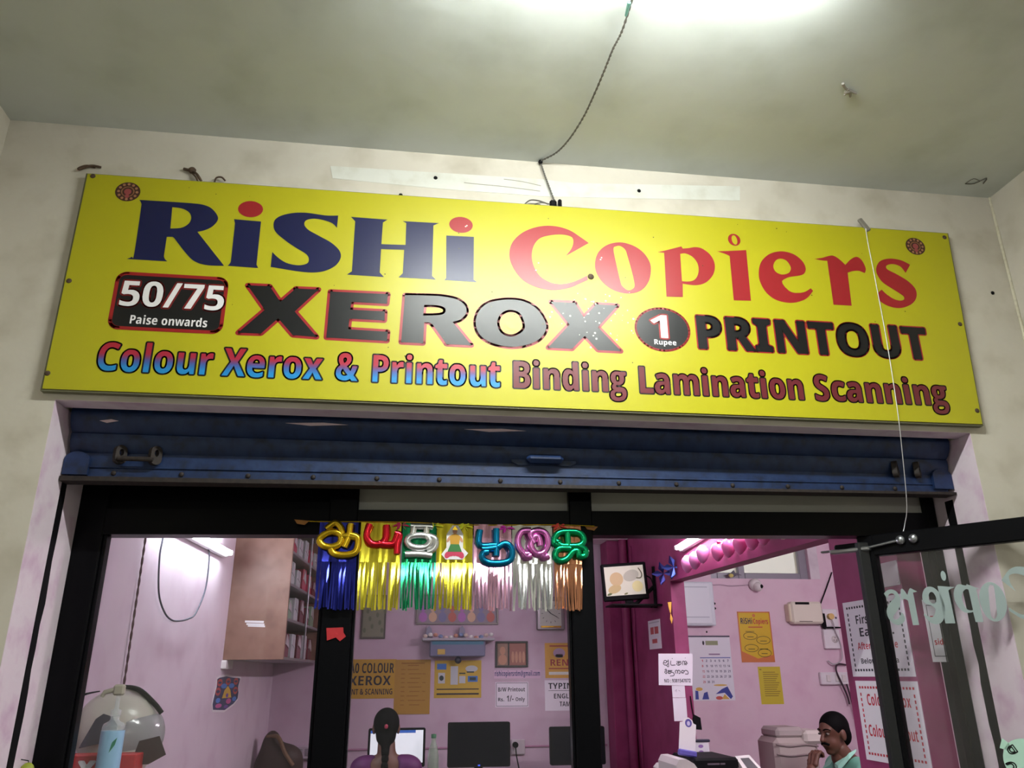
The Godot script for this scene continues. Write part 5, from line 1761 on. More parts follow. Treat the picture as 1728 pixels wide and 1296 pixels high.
	for b in blot:
		st = S()
		poly(st, ell2(b[0], b[1], b[2], b[3], 18, 0.3), mx, 0.0016)
		var bm := mat(b[4])
		bm.emission_enabled = true
		bm.emission = b[4]
		bm.emission_energy_multiplier = 0.16
		part(scr, "picture", st, bm)
	st = S()
	stroke(st, bend([Vector2(0.11, 0.09), Vector2(0.13, 0.05), Vector2(0.12, 0.02), Vector2(0.09, 0.02)], 5), 0.004, mx, 0.0018)
	part(scr, "picture", st, mat(c8(120, 120, 90)))
	st = S()
	bx(st, Vector3(0.02, -0.155, -0.03), Vector3(0.06, 0.06, 0.03), 0.006, mx)
	part(o, "neck", st, M.matt_black)
	st = box(1.53, 1.90, 1.966, 1.978, -3.42, -3.2, 0.003)
	part(o, "shelf", st, M.matt_black, "black wall bracket shelf")
	st = S()
	tube(st, [Vector3(1.62, 1.97, -3.3), Vector3(1.74, 1.99, -3.32), Vector3(1.895, 2.12, -3.34)], 0.014, 8)
	tube(st, [Vector3(1.895, 1.96, -3.34), Vector3(1.895, 2.26, -3.34)], 0.016, 8)
	tube(st, bend([Vector3(1.8, 2.2, -3.34), Vector3(1.86, 2.16, -3.3), Vector3(1.88, 2.0, -3.3), Vector3(1.84, 1.96, -3.3)], 5), 0.005, 6)
	part(o, "bracket_arm", st, M.matt_black)
	single("surface_conduit", box(1.885, 1.90, 0.8, 2.5, -3.93, -3.905, 0.003), M.magenta, "thin magenta painted conduit running down the wall beside the monitor", "conduit")
	# the copier in front of the opening
	o = thing("photocopier", "white and black photocopier with a tilted control panel by the doorway", "photocopier", Vector3(1.68, 0, -1.9))
	part(o, "base", box(1.47, 1.885, 0.0, 0.95, -2.25, -1.78, 0.02), mat(c8(214, 212, 210), 0.4))
	part(o, "scanner_bed", box(1.455, 1.89, 0.95, 1.035, -2.25, -1.76, 0.02), mat(c8(206, 204, 202), 0.4))
	st = S()
	prism(st, PackedVector2Array([Vector2(1.445, 0.97), Vector2(1.60, 0.97), Vector2(1.57, 1.03), Vector2(1.54, 1.068), Vector2(1.50, 1.09), Vector2(1.462, 1.088), Vector2(1.445, 1.06)]), -2.1, -1.80)
	part(o, "document_feeder", st, mat(c8(220, 214, 212), 0.35), "rounded white feeder end")
	part(o, "lid", box(1.555, 1.80, 1.03, 1.088, -2.2, -1.84, 0.012), M.matt_black, "black lid")
	st = S()
	stroke(st, [Vector2(1.63, 1.06), Vector2(1.69, 1.06)], 0.004, Transform3D(), -1.8394)
	stroke(st, [Vector2(1.70, 1.06), Vector2(1.72, 1.06)], 0.004, Transform3D(), -1.8394)
	part(o, "badge", st, M.steel)
	var CPx := Transform3D(Basis(Vector3.RIGHT, -0.6), Vector3(1.85, 1.06, -1.85))
	st = S()
	prism(st, PackedVector2Array([Vector2(-0.06, 0.035), Vector2(0.02, 0.04), Vector2(0.07, -0.05), Vector2(-0.03, -0.06)]), -0.02, 0.008, CPx)
	part(o, "control_panel", st, M.plastic, "tilted white control panel")
	st = S()
	poly(st, PackedVector2Array([Vector2(-0.036, 0.022), Vector2(0.012, 0.024), Vector2(0.046, -0.036), Vector2(-0.012, -0.042)]), CPx, 0.0088)
	part(o, "display", st, mat(c8(44, 40, 46), 0.2))
	# payment stand: the square code is left out
	o = thing("payment_stand", "white leaning card stand with a violet round badge and violet base on the photocopier", "card stand", Vector3(1.56, 1.08, -1.93))
	var QX := Transform3D(Basis(Vector3(0, 0, 1), -0.18) * Basis(Vector3.RIGHT, -0.15), Vector3(1.562, 1.190, -1.93))
	st = S()
	prism(st, PackedVector2Array([Vector2(-0.045, -0.085), Vector2(0.045, -0.085), Vector2(0.045, 0.062), Vector2(0.03, 0.066), Vector2(0.022, 0.082), Vector2(0.0, 0.092), Vector2(-0.022, 0.082), Vector2(-0.03, 0.066), Vector2(-0.045, 0.062)]), -0.003, 0.003, QX)
	part(o, "card", st, M.white)
	st = S()
	poly(st, ell2(0.002, 0.064, 0.019, 0.021, 22), QX, 0.0036)
	part(o, "badge", st, mat(c8(88, 78, 160), 0.4), "violet round badge")
	st = S()
	poly(st, ell2(0.002, 0.062, 0.009, 0.012, 16), QX, 0.004)
	part(o, "badge", st, mat(c8(206, 200, 230), 0.4))
	st = S()
	bx(st, Vector3(0, -0.086, 0.006), Vector3(0.1, 0.03, 0.03), 0.006, QX)
	part(o, "base", st, mat(c8(96, 88, 176), 0.4), "violet base")
	st = S()
	bx(st, Vector3(1.73, 1.087, -2.226), Vector3(0.11, 0.1, 0.03), 0.004)
	o = thing("desk_notice", "small white card with faint violet print and a dark top edge behind the payment stand", "card", Vector3(1.73, 1.036, -2.226))
	part(o, "card", st, M.paper)
	st = S()
	bx(st, Vector3(1.73, 1.143, -2.226), Vector3(0.125, 0.014, 0.04), 0.004)
	part(o, "top_edge", st, mat(c8(36, 34, 56), 0.4))
	for y in [1.115, 1.085]:
		st = S()
		poly(st, ell2(1.735, y, 0.015, 0.009, 12), Transform3D(), -2.2106)
		part(o, "print", st, mat(c8(150, 110, 180), 0.6))

func blob_leaf(st: SurfaceTool, c: Vector3, d: Vector3, l: float):
	var s := Vector3(-d.y, d.x, 0) * l * 0.28
	var out := Vector3(-0.004, 0, 0.012)
	st.set_smooth_group(-1)
	quad(st, c + out, c + d * l * 0.5 + s + out, c + d * l, c + d * l * 0.5 - s + out)
	quad(st, c, c + d * l * 0.5 - s, c + d * l + out * 0.3, c + d * l * 0.5 + s)

func far_room():
	var o: Node3D
	var xf: Transform3D
	var st: SurfaceTool
	# distribution box
	o = thing("switch_cabinet", "pale blue-white metal switch cabinet on the far pink wall above the calendar", "cabinet", Vector3(2.58, 1.88, BACK))
	part(o, "box", box(2.36, 2.70, 1.885, 2.25, BACK, BACK + 0.09, 0.008), mat(c8(216, 224, 232), 0.35))
	part(o, "door", box(2.375, 2.665, 1.90, 2.235, BACK + 0.09, BACK + 0.098, 0.004), mat(c8(222, 229, 236), 0.35))
	for y in [1.95, 2.20]:
		part(o, "seam", box(2.40, 2.64, y, y + 0.008, BACK + 0.098, BACK + 0.1), mat(c8(180, 188, 200), 0.4))
	for y in [2.03, 2.07]:
		st = S()
		ball(st, Vector3(2.712, y, BACK + 0.05), Vector3(0.014, 0.011, 0.011), 8)
		part(o, "knob", st, M.matt_black)
	# calendar
	xf = on_back(2.47, 1.29)
	o = sheet("wall_calendar", "large white monthly wall calendar with blue figures and a colourful picture strip below", "calendar", xf, 0.37, 0.51, mat(c8(228, 230, 238), 0.5), 0.004)
	st = S()
	bx(st, Vector3(0.185, 0.512, 0.004), Vector3(0.372, 0.012, 0.012), 0.003, xf)
	part(o, "binding", st, mat(c8(70, 66, 88), 0.4))
	ink(o, xf, mat(c8(80, 104, 178), 0.5), [["r", 0.09, 0.335, 0.36, 0.342]], 5, "print")
	ink(o, xf, mat(c8(150, 158, 120), 0.5), [["r", 0.15, 0.44, 0.26, 0.475]], 5, "print")
	ink(o, xf, M.paper_ink, [["e", 0.13, 0.458, 0.009, 0.018]], 5, "print")
	var days := []
	var reds := []
	for n in 31:
		var col := n % 7
		var row := n / 7
		var e := ["t", str(n + 1), 0.10 + col * 0.038, 0.305 - row * 0.042, 0.014 if n < 9 else 0.022, 0.018]
		if col == 0:
			reds.append(e)
		else:
			days.append(e)
	ink(o, xf, mat(c8(52, 54, 96), 0.5), days, 5)
	ink(o, xf, mat(c8(190, 70, 90), 0.5), reds, 5)
	ink(o, xf, mat(c8(150, 130, 160), 0.5), [["r", 0.17, 0.36, 0.27, 0.372]], 5, "print")
	ink(o, xf, mat(c8(50, 66, 156), 0.5), [["p", [Vector2(0.02, 0.01), Vector2(0.05, 0.01), Vector2(0.05, 0.075), Vector2(0.025, 0.08)]], ["p", [Vector2(0.08, 0.01), Vector2(0.14, 0.01), Vector2(0.13, 0.07), Vector2(0.1, 0.06)]], ["p", [Vector2(0.20, 0.05), Vector2(0.26, 0.09), Vector2(0.31, 0.11), Vector2(0.35, 0.03), Vector2(0.33, 0.01), Vector2(0.28, 0.06)]]], 5, "print")
	ink(o, xf, mat(c8(214, 176, 80), 0.5), [["e", 0.06, 0.09, 0.03, 0.014], ["e", 0.25, 0.12, 0.06, 0.007], ["p", [Vector2(0.25, 0.01), Vector2(0.32, 0.01), Vector2(0.28, 0.05)]]], 6, "print")
	ink(o, xf, mat(c8(206, 90, 80), 0.5), [["e", 0.23, 0.02, 0.03, 0.014]], 7, "print")
	st = S()
	ball(st, Vector3(2.64, 1.838, BACK + 0.004), Vector3(0.007, 0.009, 0.006), 8)
	single("nail", st, M.matt_black, "nail in the far pink wall just over the calendar", "nail")
	# yellow flyers
	xf = on_back(2.931, 1.59)
	o = sheet("shop_flyer", "bright yellow flyer lettered Rishi Copiers with four ovals on the far wall", "flyer", xf, 0.3, 0.418, mat(c8(216, 182, 26), 0.4))
	ink(o, xf, mat(c8(206, 120, 60), 0.4), [["b", 0.005, 0.005, 0.295, 0.413, 0.005], ["p", [Vector2(0.01, 0.01), Vector2(0.29, 0.01), Vector2(0.29, 0.06), Vector2(0.15, 0.03), Vector2(0.01, 0.09)]], ["e", 0.15, 0.385, 0.014, 0.014]], 0, "print")
	ink(o, xf, M.navy, [["t", "RiSHi", 0.025, 0.315, 0.105, 0.048]], 1)
	ink(o, xf, M.paper_red, [["t", "Copiers", 0.14, 0.315, 0.135, 0.042], ["r", 0.09, 0.285, 0.22, 0.292]], 1)
	ink(o, xf, mat(c8(70, 66, 30), 0.5), [["g", 0.10, 0.215, 0.062, 0.03, 0.002], ["g", 0.215, 0.18, 0.062, 0.032, 0.002], ["g", 0.10, 0.115, 0.062, 0.03, 0.002], ["g", 0.215, 0.075, 0.06, 0.032, 0.002], ["r", 0.07, 0.205, 0.13, 0.21], ["r", 0.185, 0.17, 0.245, 0.175], ["r", 0.07, 0.105, 0.13, 0.11], ["r", 0.185, 0.068, 0.24, 0.073], ["r", 0.06, 0.25, 0.14, 0.254], ["r", 0.17, 0.105, 0.25, 0.11]], 2, "print")
	xf = on_back(3.068, 1.256)
	o = sheet("list_flyer", "smaller plain yellow list sheet pinned below the bright yellow flyer", "flyer", xf, 0.2, 0.298, mat(c8(206, 190, 48), 0.45))
	var it := [["r", 0.012, 0.27, 0.03, 0.28]]
	for i in 12:
		it.append(["r", 0.04, 0.25 - i * 0.017, 0.15 + 0.01 * ((i * 3) % 4), 0.257 - i * 0.017])
	ink(o, xf, mat(c8(150, 132, 40), 0.6), it, 0, "print")
	# dome camera
	o = thing("dome_camera", "small white dome camera on the far wall under the window", "camera", Vector3(3.12, 2.17, BACK))
	st = S()
	lathe(st, [Vector2(0, 0), Vector2(0.052, 0), Vector2(0.055, 0.02), Vector2(0.045, 0.045), Vector2(0.0, 0.05)], Transform3D(Basis(Vector3.RIGHT, PI / 2 + 0.35), Vector3(3.115, 2.24, BACK + 0.012)), 20)
	part(o, "body", st, M.plastic)
	st = S()
	ball(st, Vector3(3.125, 2.215, BACK + 0.055), Vector3(0.042, 0.042, 0.042), 16)
	part(o, "dome", st, M.plastic)
	st = S()
	ball(st, Vector3(3.143, 2.215, BACK + 0.085), Vector3(0.018, 0.018, 0.016), 12)
	part(o, "lens", st, M.matt_black, "dark lens")
	st = S()
	tube(st, bend([Vector3(2.70, 2.228, BACK + 0.006), Vector3(2.8, 2.236, BACK + 0.006), Vector3(2.9, 2.226, BACK + 0.006), Vector3(3.06, 2.236, BACK + 0.01)], 6), 0.005, 6)
	single("camera_cable", st, mat(c8(196, 170, 188), 0.6), "pinkish cable along the far wall from the switch cabinet to the dome camera", "cable")
	# emergency lamp
	o = thing("emergency_lamp", "cream boxy emergency lamp with a dark top strip on the far wall", "lamp", Vector3(3.53, 1.90, BACK))
	st = S()
	bx(st, Vector3(3.535, 1.995, BACK + 0.05), Vector3(0.29, 0.185, 0.1), 0.016)
	part(o, "case", st, M.beige)
	part(o, "top_strip", box(3.43, 3.56, 2.062, 2.082, BACK + 0.1, BACK + 0.103, 0.001), M.matt_black, "dark printed strip")
	part(o, "slot", box(3.45, 3.57, 1.918, 1.924, BACK + 0.1, BACK + 0.102), mat(c8(120, 110, 100), 0.5))
	part(o, "end_cap", box(3.372, 3.40, 1.92, 2.07, BACK, BACK + 0.085, 0.008), mat(c8(232, 222, 196), 0.5))
	# switch boards and their cords
	for s in [[3.705, 3.845, 1.88, 2.03, "grey white switchboard with a yellow plug, uppermost on the far wall's right", 0], [3.69, 3.84, 1.697, 1.86, "grey white switchboard with one round socket below the yellow plug", 1], [3.61, 3.87, 1.406, 1.506, "long grey white switchboard lowest on the far wall's right", 2]]:
		o = thing("switch_board", s[4], "switchboard", Vector3((s[0] + s[1]) / 2, s[2], BACK))
		part(o, "plate", box(s[0], s[1], s[2], s[3], BACK, BACK + 0.04, 0.006), mat(c8(230, 228, 232), 0.45))
		if s[5] == 0:
			st = S()
			tube(st, [Vector3(3.765, 1.965, BACK + 0.04), Vector3(3.765, 1.965, BACK + 0.08)], 0.026, 14)
			part(o, "plug", st, mat(c8(222, 190, 120), 0.4), "yellow plug")
			st = S()
			tube(st, bend([Vector3(3.765, 1.95, BACK + 0.07), Vector3(3.775, 1.90, BACK + 0.075), Vector3(3.79, 1.84, BACK + 0.06), Vector3(3.82, 1.76, BACK + 0.055), Vector3(3.83, 1.66, BACK + 0.05), Vector3(3.81, 1.60, BACK + 0.05), Vector3(3.74, 1.57, BACK + 0.05), Vector3(3.70, 1.60, BACK + 0.03)], 6), 0.005, 6)
			part(o, "cord", st, mat(c8(180, 176, 180), 0.5))
			st = S()
			ball(st, Vector3(3.825, 1.955, BACK + 0.04), Vector3(0.01, 0.01, 0.006), 10)
			part(o, "switch", st, mat(c8(90, 80, 100), 0.4))
		elif s[5] == 1:
			st = S()
			lathe(st, [Vector2(0.03, 0), Vector2(0.03, 0.006), Vector2(0.0, 0.007)], Transform3D(Basis(Vector3.RIGHT, PI / 2), Vector3(3.785, 1.775, BACK + 0.04)), 18)
			part(o, "socket", st, M.plastic)
			st = S()
			for d in [Vector2(0, 0.012), Vector2(-0.01, -0.006), Vector2(0.01, -0.006)]:
				dot2(st, Vector2(3.785, 1.775) + d, 0.004, Transform3D(), BACK + 0.0478)
			part(o, "pin_hole", st, M.ink)
		else:
			for x in [3.66, 3.74, 3.80]:
				part(o, "switch", box(x, x + 0.035, 1.43, 1.485, BACK + 0.04, BACK + 0.048, 0.003), M.plastic)
	st = S()
	tube(st, bend([Vector3(3.86, 2.35, BACK + 0.02), Vector3(3.78, 2.2, BACK + 0.02), Vector3(3.70, 2.06, BACK + 0.03), Vector3(3.70, 1.99, BACK + 0.04)], 6), 0.006, 6)
	tube(st, [Vector3(3.70, 1.99, BACK + 0.045), Vector3(3.70, 1.88, BACK + 0.05), Vector3(3.69, 1.87, BACK + 0.05)], 0.02, 8)
	tube(st, [Vector3(3.69, 1.872, BACK + 0.05), Vector3(3.86, 1.872, BACK + 0.05)], 0.007, 6)
	single("lamp_lead", st, M.matt_black, "black lead and adapter hanging between the emergency lamp and the switchboards", "lead")
	st = S()
	tube(st, bend([Vector3(3.86, 1.565, BACK + 0.03), Vector3(3.78, 1.57, BACK + 0.04), Vector3(3.75, 1.52, BACK + 0.055), Vector3(3.78, 1.42, BACK + 0.06), Vector3(3.82, 1.32, BACK + 0.05), Vector3(3.83, 1.25, BACK + 0.05)], 6), 0.008, 6)
	tube(st, bend([Vector3(3.83, 1.41, BACK + 0.05), Vector3(3.85, 1.3, BACK + 0.05), Vector3(3.87, 1.15, BACK + 0.05), Vector3(3.88, 1.0, BACK + 0.05)], 6), 0.008, 6)
	single("power_cord", st, mat(c8(60, 40, 52), 0.5), "dark cords drooping from the lowest switchboard on the far wall", "cord")
	# decorations in the left window light
	o = thing("paper_bird", "small paper bird ornament hanging before the frosted window's left end", "ornament", Vector3(2.94, 2.31, BACK + 0.04))
	st = S()
	prism(st, PackedVector2Array([Vector2(2.86, 2.32), Vector2(2.90, 2.335), Vector2(2.93, 2.36), Vector2(2.94, 2.335), Vector2(2.97, 2.33), Vector2(3.0, 2.315), Vector2(2.95, 2.318), Vector2(2.93, 2.30)]), BACK + 0.02, BACK + 0.03)
	part(o, "wing", st, mat(c8(90, 88, 100), 0.5))
	st = S()
	ball(st, Vector3(2.90, 2.312, BACK + 0.03), Vector3(0.024, 0.018, 0.014), 10)
	part(o, "body", st, mat(c8(214, 206, 120), 0.5))
	# cover behind the man
	o = thing("covered_machine", "beige grey boxy machine with soft creases left of the seated man", "machine", Vector3(2.72, 0, -3.1))
	part(o, "body", box(2.545, 2.86, 0.0, 1.09, -3.3, -3.0, 0.03), mat(c8(178, 164, 160), 0.6))
	part(o, "top", box(2.575, 2.775, 1.085, 1.155, -3.28, -3.02, 0.02), mat(c8(170, 158, 156), 0.6))
	part(o, "tray", box(2.755, 2.92, 1.05, 1.135, -3.25, -2.98, 0.02), mat(c8(206, 196, 190), 0.5), "paler tray")
	for y in [1.045, 0.985]:
		st = S()
		tube(st, bend([Vector3(2.55, y + 0.008, -2.996), Vector3(2.65, y - 0.006, -2.996), Vector3(2.76, y + 0.002, -2.996), Vector3(2.85, y - 0.008, -2.996)], 4), 0.006, 6)
		part(o, "crease", st, mat(c8(140, 124, 124), 0.7))

func monitor(label: String, x0: float, x1: float, y0: float, y1: float, z: float, on: bool):
	var o := thing("computer_monitor", label, "monitor", Vector3((x0 + x1) / 2, 0.75, z))
	var st := S()
	prism(st, round2(x0, y0, x1, y1, 0.012, 3), z - 0.04, z - 0.004)
	part(o, "case", st, M.matt_black)
	st = S()
	var m: Material = M.screen_off
	if on:
		m = glow(c8(226, 232, 238), 0.24)
	poly(st, rect2(x0 + 0.016, y0 + 0.028, x1 - 0.016, y1 - 0.014), Transform3D(), z - 0.0032)
	var s := part(o, "screen", st, m, "lit white screen" if on else "dark screen")
	if on:
		st = S()
		poly(st, rect2(x0 + 0.016, y1 - 0.032, x1 - 0.07, y1 - 0.014), Transform3D(), z - 0.0026)
		part(s, "title_bar", st, glow(c8(44, 84, 160), 0.3))
	st = S()
	poly(st, rect2((x0 + x1) / 2 - 0.008, y0 + 0.008, (x0 + x1) / 2 + 0.008, y0 + 0.016), Transform3D(), z - 0.003)
	part(o, "power_light", st, glow(c8(60, 90, 230), 0.6) if not on else M.plastic)
	st = box((x0 + x1) / 2 - 0.03, (x0 + x1) / 2 + 0.03, 0.76, y0 + 0.03, z - 0.06, z - 0.04, 0.004)
	part(o, "neck", st, M.matt_black)
	part(o, "foot", box((x0 + x1) / 2 - 0.11, (x0 + x1) / 2 + 0.11, 0.75, 0.762, z - 0.14, z + 0.04, 0.005), M.matt_black)

func desk_things():
	var o := thing("computer_desk", "long wooden desk along the back wall under the monitors", "desk", Vector3(0.6, 0, -3.75))
	part(o, "top", box(-0.45, 1.70, 0.72, 0.75, -4.15, -3.38, 0.004), M.wood)
	for x in [-0.42, 1.64]:
		for z in [-4.1, -3.43]:
			part(o, "leg", box(x, x + 0.05, 0, 0.72, z - 0.025, z + 0.025, 0.003), M.wood)
	monitor("black framed monitor with a lit white screen before the seated woman", -0.167, 0.232, 0.905, 1.156, -3.6, true)
	monitor("dark blank monitor with rounded corners in the middle of the desk", 0.39, 0.835, 0.895, 1.187, -3.6, false)
	monitor("dark blank monitor at the desk's right, half behind the mullion", 1.124, 1.528, 0.895, 1.148, -3.6, false)
	o = thing("green_bottle", "tall clear green bottle on the desk right of the lit monitor", "bottle", Vector3(0.285, 0.75, -3.5))
	var st := S()
	lathe(st, [Vector2(0, 0), Vector2(0.036, 0), Vector2(0.038, 0.01), Vector2(0.038, 0.23), Vector2(0.03, 0.28), Vector2(0.016, 0.32), Vector2(0.015, 0.35)], Transform3D(Basis(), Vector3(0.285, 0.75, -3.5)), 20)
	var gm := mat(Color(0.62, 0.74, 0.62, 0.45), 0.15)
	gm.transparency = BaseMaterial3D.TRANSPARENCY_ALPHA
	part(o, "body", st, gm)
	st = S()
	lathe(st, [Vector2(0.017, 0.345), Vector2(0.018, 0.35), Vector2(0.018, 0.37), Vector2(0, 0.372)], Transform3D(Basis(), Vector3(0.285, 0.75, -3.5)), 16)
	part(o, "cap", st, mat(c8(60, 120, 80), 0.4))

# ---------------------------------------------------------------- people
func head_prims(p: Vector3, b: Basis) -> Array:
	var L := func(v: Vector3) -> Vector3: return p + b * v
	return [egg(L.call(Vector3(0, 0.032, -0.012)), Vector3(0.073, 0.084, 0.092), b), egg(L.call(Vector3(0, -0.04, 0.024)), Vector3(0.056, 0.066, 0.06), b),
		cap_(L.call(Vector3(0, 0.014, 0.082)), L.call(Vector3(0, -0.022, 0.098)), 0.009, 0.014), egg(L.call(Vector3(0, -0.095, 0.052)), Vector3(0.024, 0.016, 0.02), b),
		egg(L.call(Vector3(0, 0.032, 0.07)), Vector3(0.05, 0.012, 0.014), b), egg(L.call(Vector3(0, -0.054, 0.08)), Vector3(0.022, 0.009, 0.01), b),
		egg(L.call(Vector3(0.076, -0.004, -0.008)), Vector3(0.012, 0.032, 0.019), b), egg(L.call(Vector3(-0.076, -0.004, -0.008)), Vector3(0.012, 0.032, 0.019), b)]

func hand_prims(w: Vector3, b: Basis, curl: float, side: float) -> Array:   # wrist at w, fingers along b.y, palm facing b.z, thumb on the side of b.x * side
	var L := func(v: Vector3) -> Vector3: return w + b * v
	var out := [cap_(L.call(Vector3(-0.022, 0.02, 0)), L.call(Vector3(-0.026, 0.078, 0)), 0.015, 0.013), cap_(L.call(Vector3(0, 0.015, 0)), L.call(Vector3(0, 0.085, 0)), 0.016, 0.014), cap_(L.call(Vector3(0.022, 0.02, 0)), L.call(Vector3(0.026, 0.078, 0)), 0.015, 0.012)]
	for i in 4:
		var x := -0.03 + i * 0.02
		var ln: float = [0.062, 0.074, 0.078, 0.068][i] * (1.0 if side > 0 else 1.0)
		var a := L.call(Vector3(x, 0.08, 0)) as Vector3
		var d := b * Vector3(0, cos(curl * 0.5), sin(curl * 0.5))
		var m: Vector3 = a + d * ln * 0.45
		var d2 := b * Vector3(0, cos(curl * 1.4), sin(curl * 1.4))
		var m2: Vector3 = m + d2 * ln * 0.32
		var d3 := b * Vector3(0, cos(curl * 2.1), sin(curl * 2.1))
		out.append_array([cap_(a, m, 0.0092, 0.0088), cap_(m, m2, 0.0088, 0.0082), cap_(m2, m2 + d3 * ln * 0.25, 0.0082, 0.0072)])
	var t0 := L.call(Vector3(0.03 * side, 0.025, 0.008)) as Vector3
	var t1 := L.call(Vector3(0.055 * side, 0.055, 0.025)) as Vector3
	out.append_array([cap_(t0, t1, 0.013, 0.0105), cap_(t1, L.call(Vector3(0.05 * side, 0.085, 0.042)), 0.0105, 0.0085)])
	return out

func eyes(o: Node3D, p: Vector3, b: Basis):
	for s in [-1, 1]:
		var c := p + b * Vector3(0.031 * s, 0.012, 0.075)
		var st := S()
		ball(st, c, Vector3(0.0115, 0.0075, 0.0105), 12)
		var e := part(o, "eye", st, mat(c8(120, 108, 100), 0.4))
		st = S()
		ball(st, c + b * Vector3(0, 0, 0.0075), Vector3(0.0055, 0.0055, 0.0055), 10)
		part(e, "iris", st, mat(c8(30, 20, 16), 0.2))
		st = S()
		tube(st, bend([p + b * Vector3(0.012 * s, 0.034, 0.086), p + b * Vector3(0.032 * s, 0.04, 0.082), p + b * Vector3(0.052 * s, 0.032, 0.066)], 3), 0.0035, 6)
		part(o, "eyebrow", st, M.hair)

func stool(label: String, x: float, z: float, h: float):
	var o := thing("stool", label, "stool", Vector3(x, 0, z))
	var st := S()
	lathe(st, [Vector2(0, h - 0.04), Vector2(0.16, h - 0.04), Vector2(0.17, h - 0.02), Vector2(0.16, h), Vector2(0, h)], Transform3D(Basis(), Vector3(x, 0, z)), 24)
	part(o, "seat", st, M.matt_black)
	for i in 4:
		var d := Vector3(0.13, 0, 0).rotated(Vector3.UP, PI / 4 + i * PI / 2)
		st = S()
		tube(st, [Vector3(x, h - 0.04, z) + d * 0.8, Vector3(x, 0, z) + d * 1.25], 0.012, 8)
		part(o, "leg", st, M.steel)

func person_(label: String, at: Vector3, face_dir: float, skin: Material, body: Array, head: Vector3, hb: Basis, hands: Array) -> Node3D:
	var o := thing("person", label, "person", at)
	var st := S()
	blob(body, 0.012, 0.03, st)
	blob(head_prims(head, hb) + [cap_(head + hb * Vector3(0, -0.06, -0.02), head + Vector3(0, -0.14, 0) + hb * Vector3(0, 0, -0.03), 0.048, 0.05)], 0.005, 0.014, st)
	for h in hands:
		blob(hand_prims(h[0], h[1], h[2], h[3]), 0.004, 0.006, st)
	part(o, "body", st, skin)
	eyes(o, head, hb)
	return o

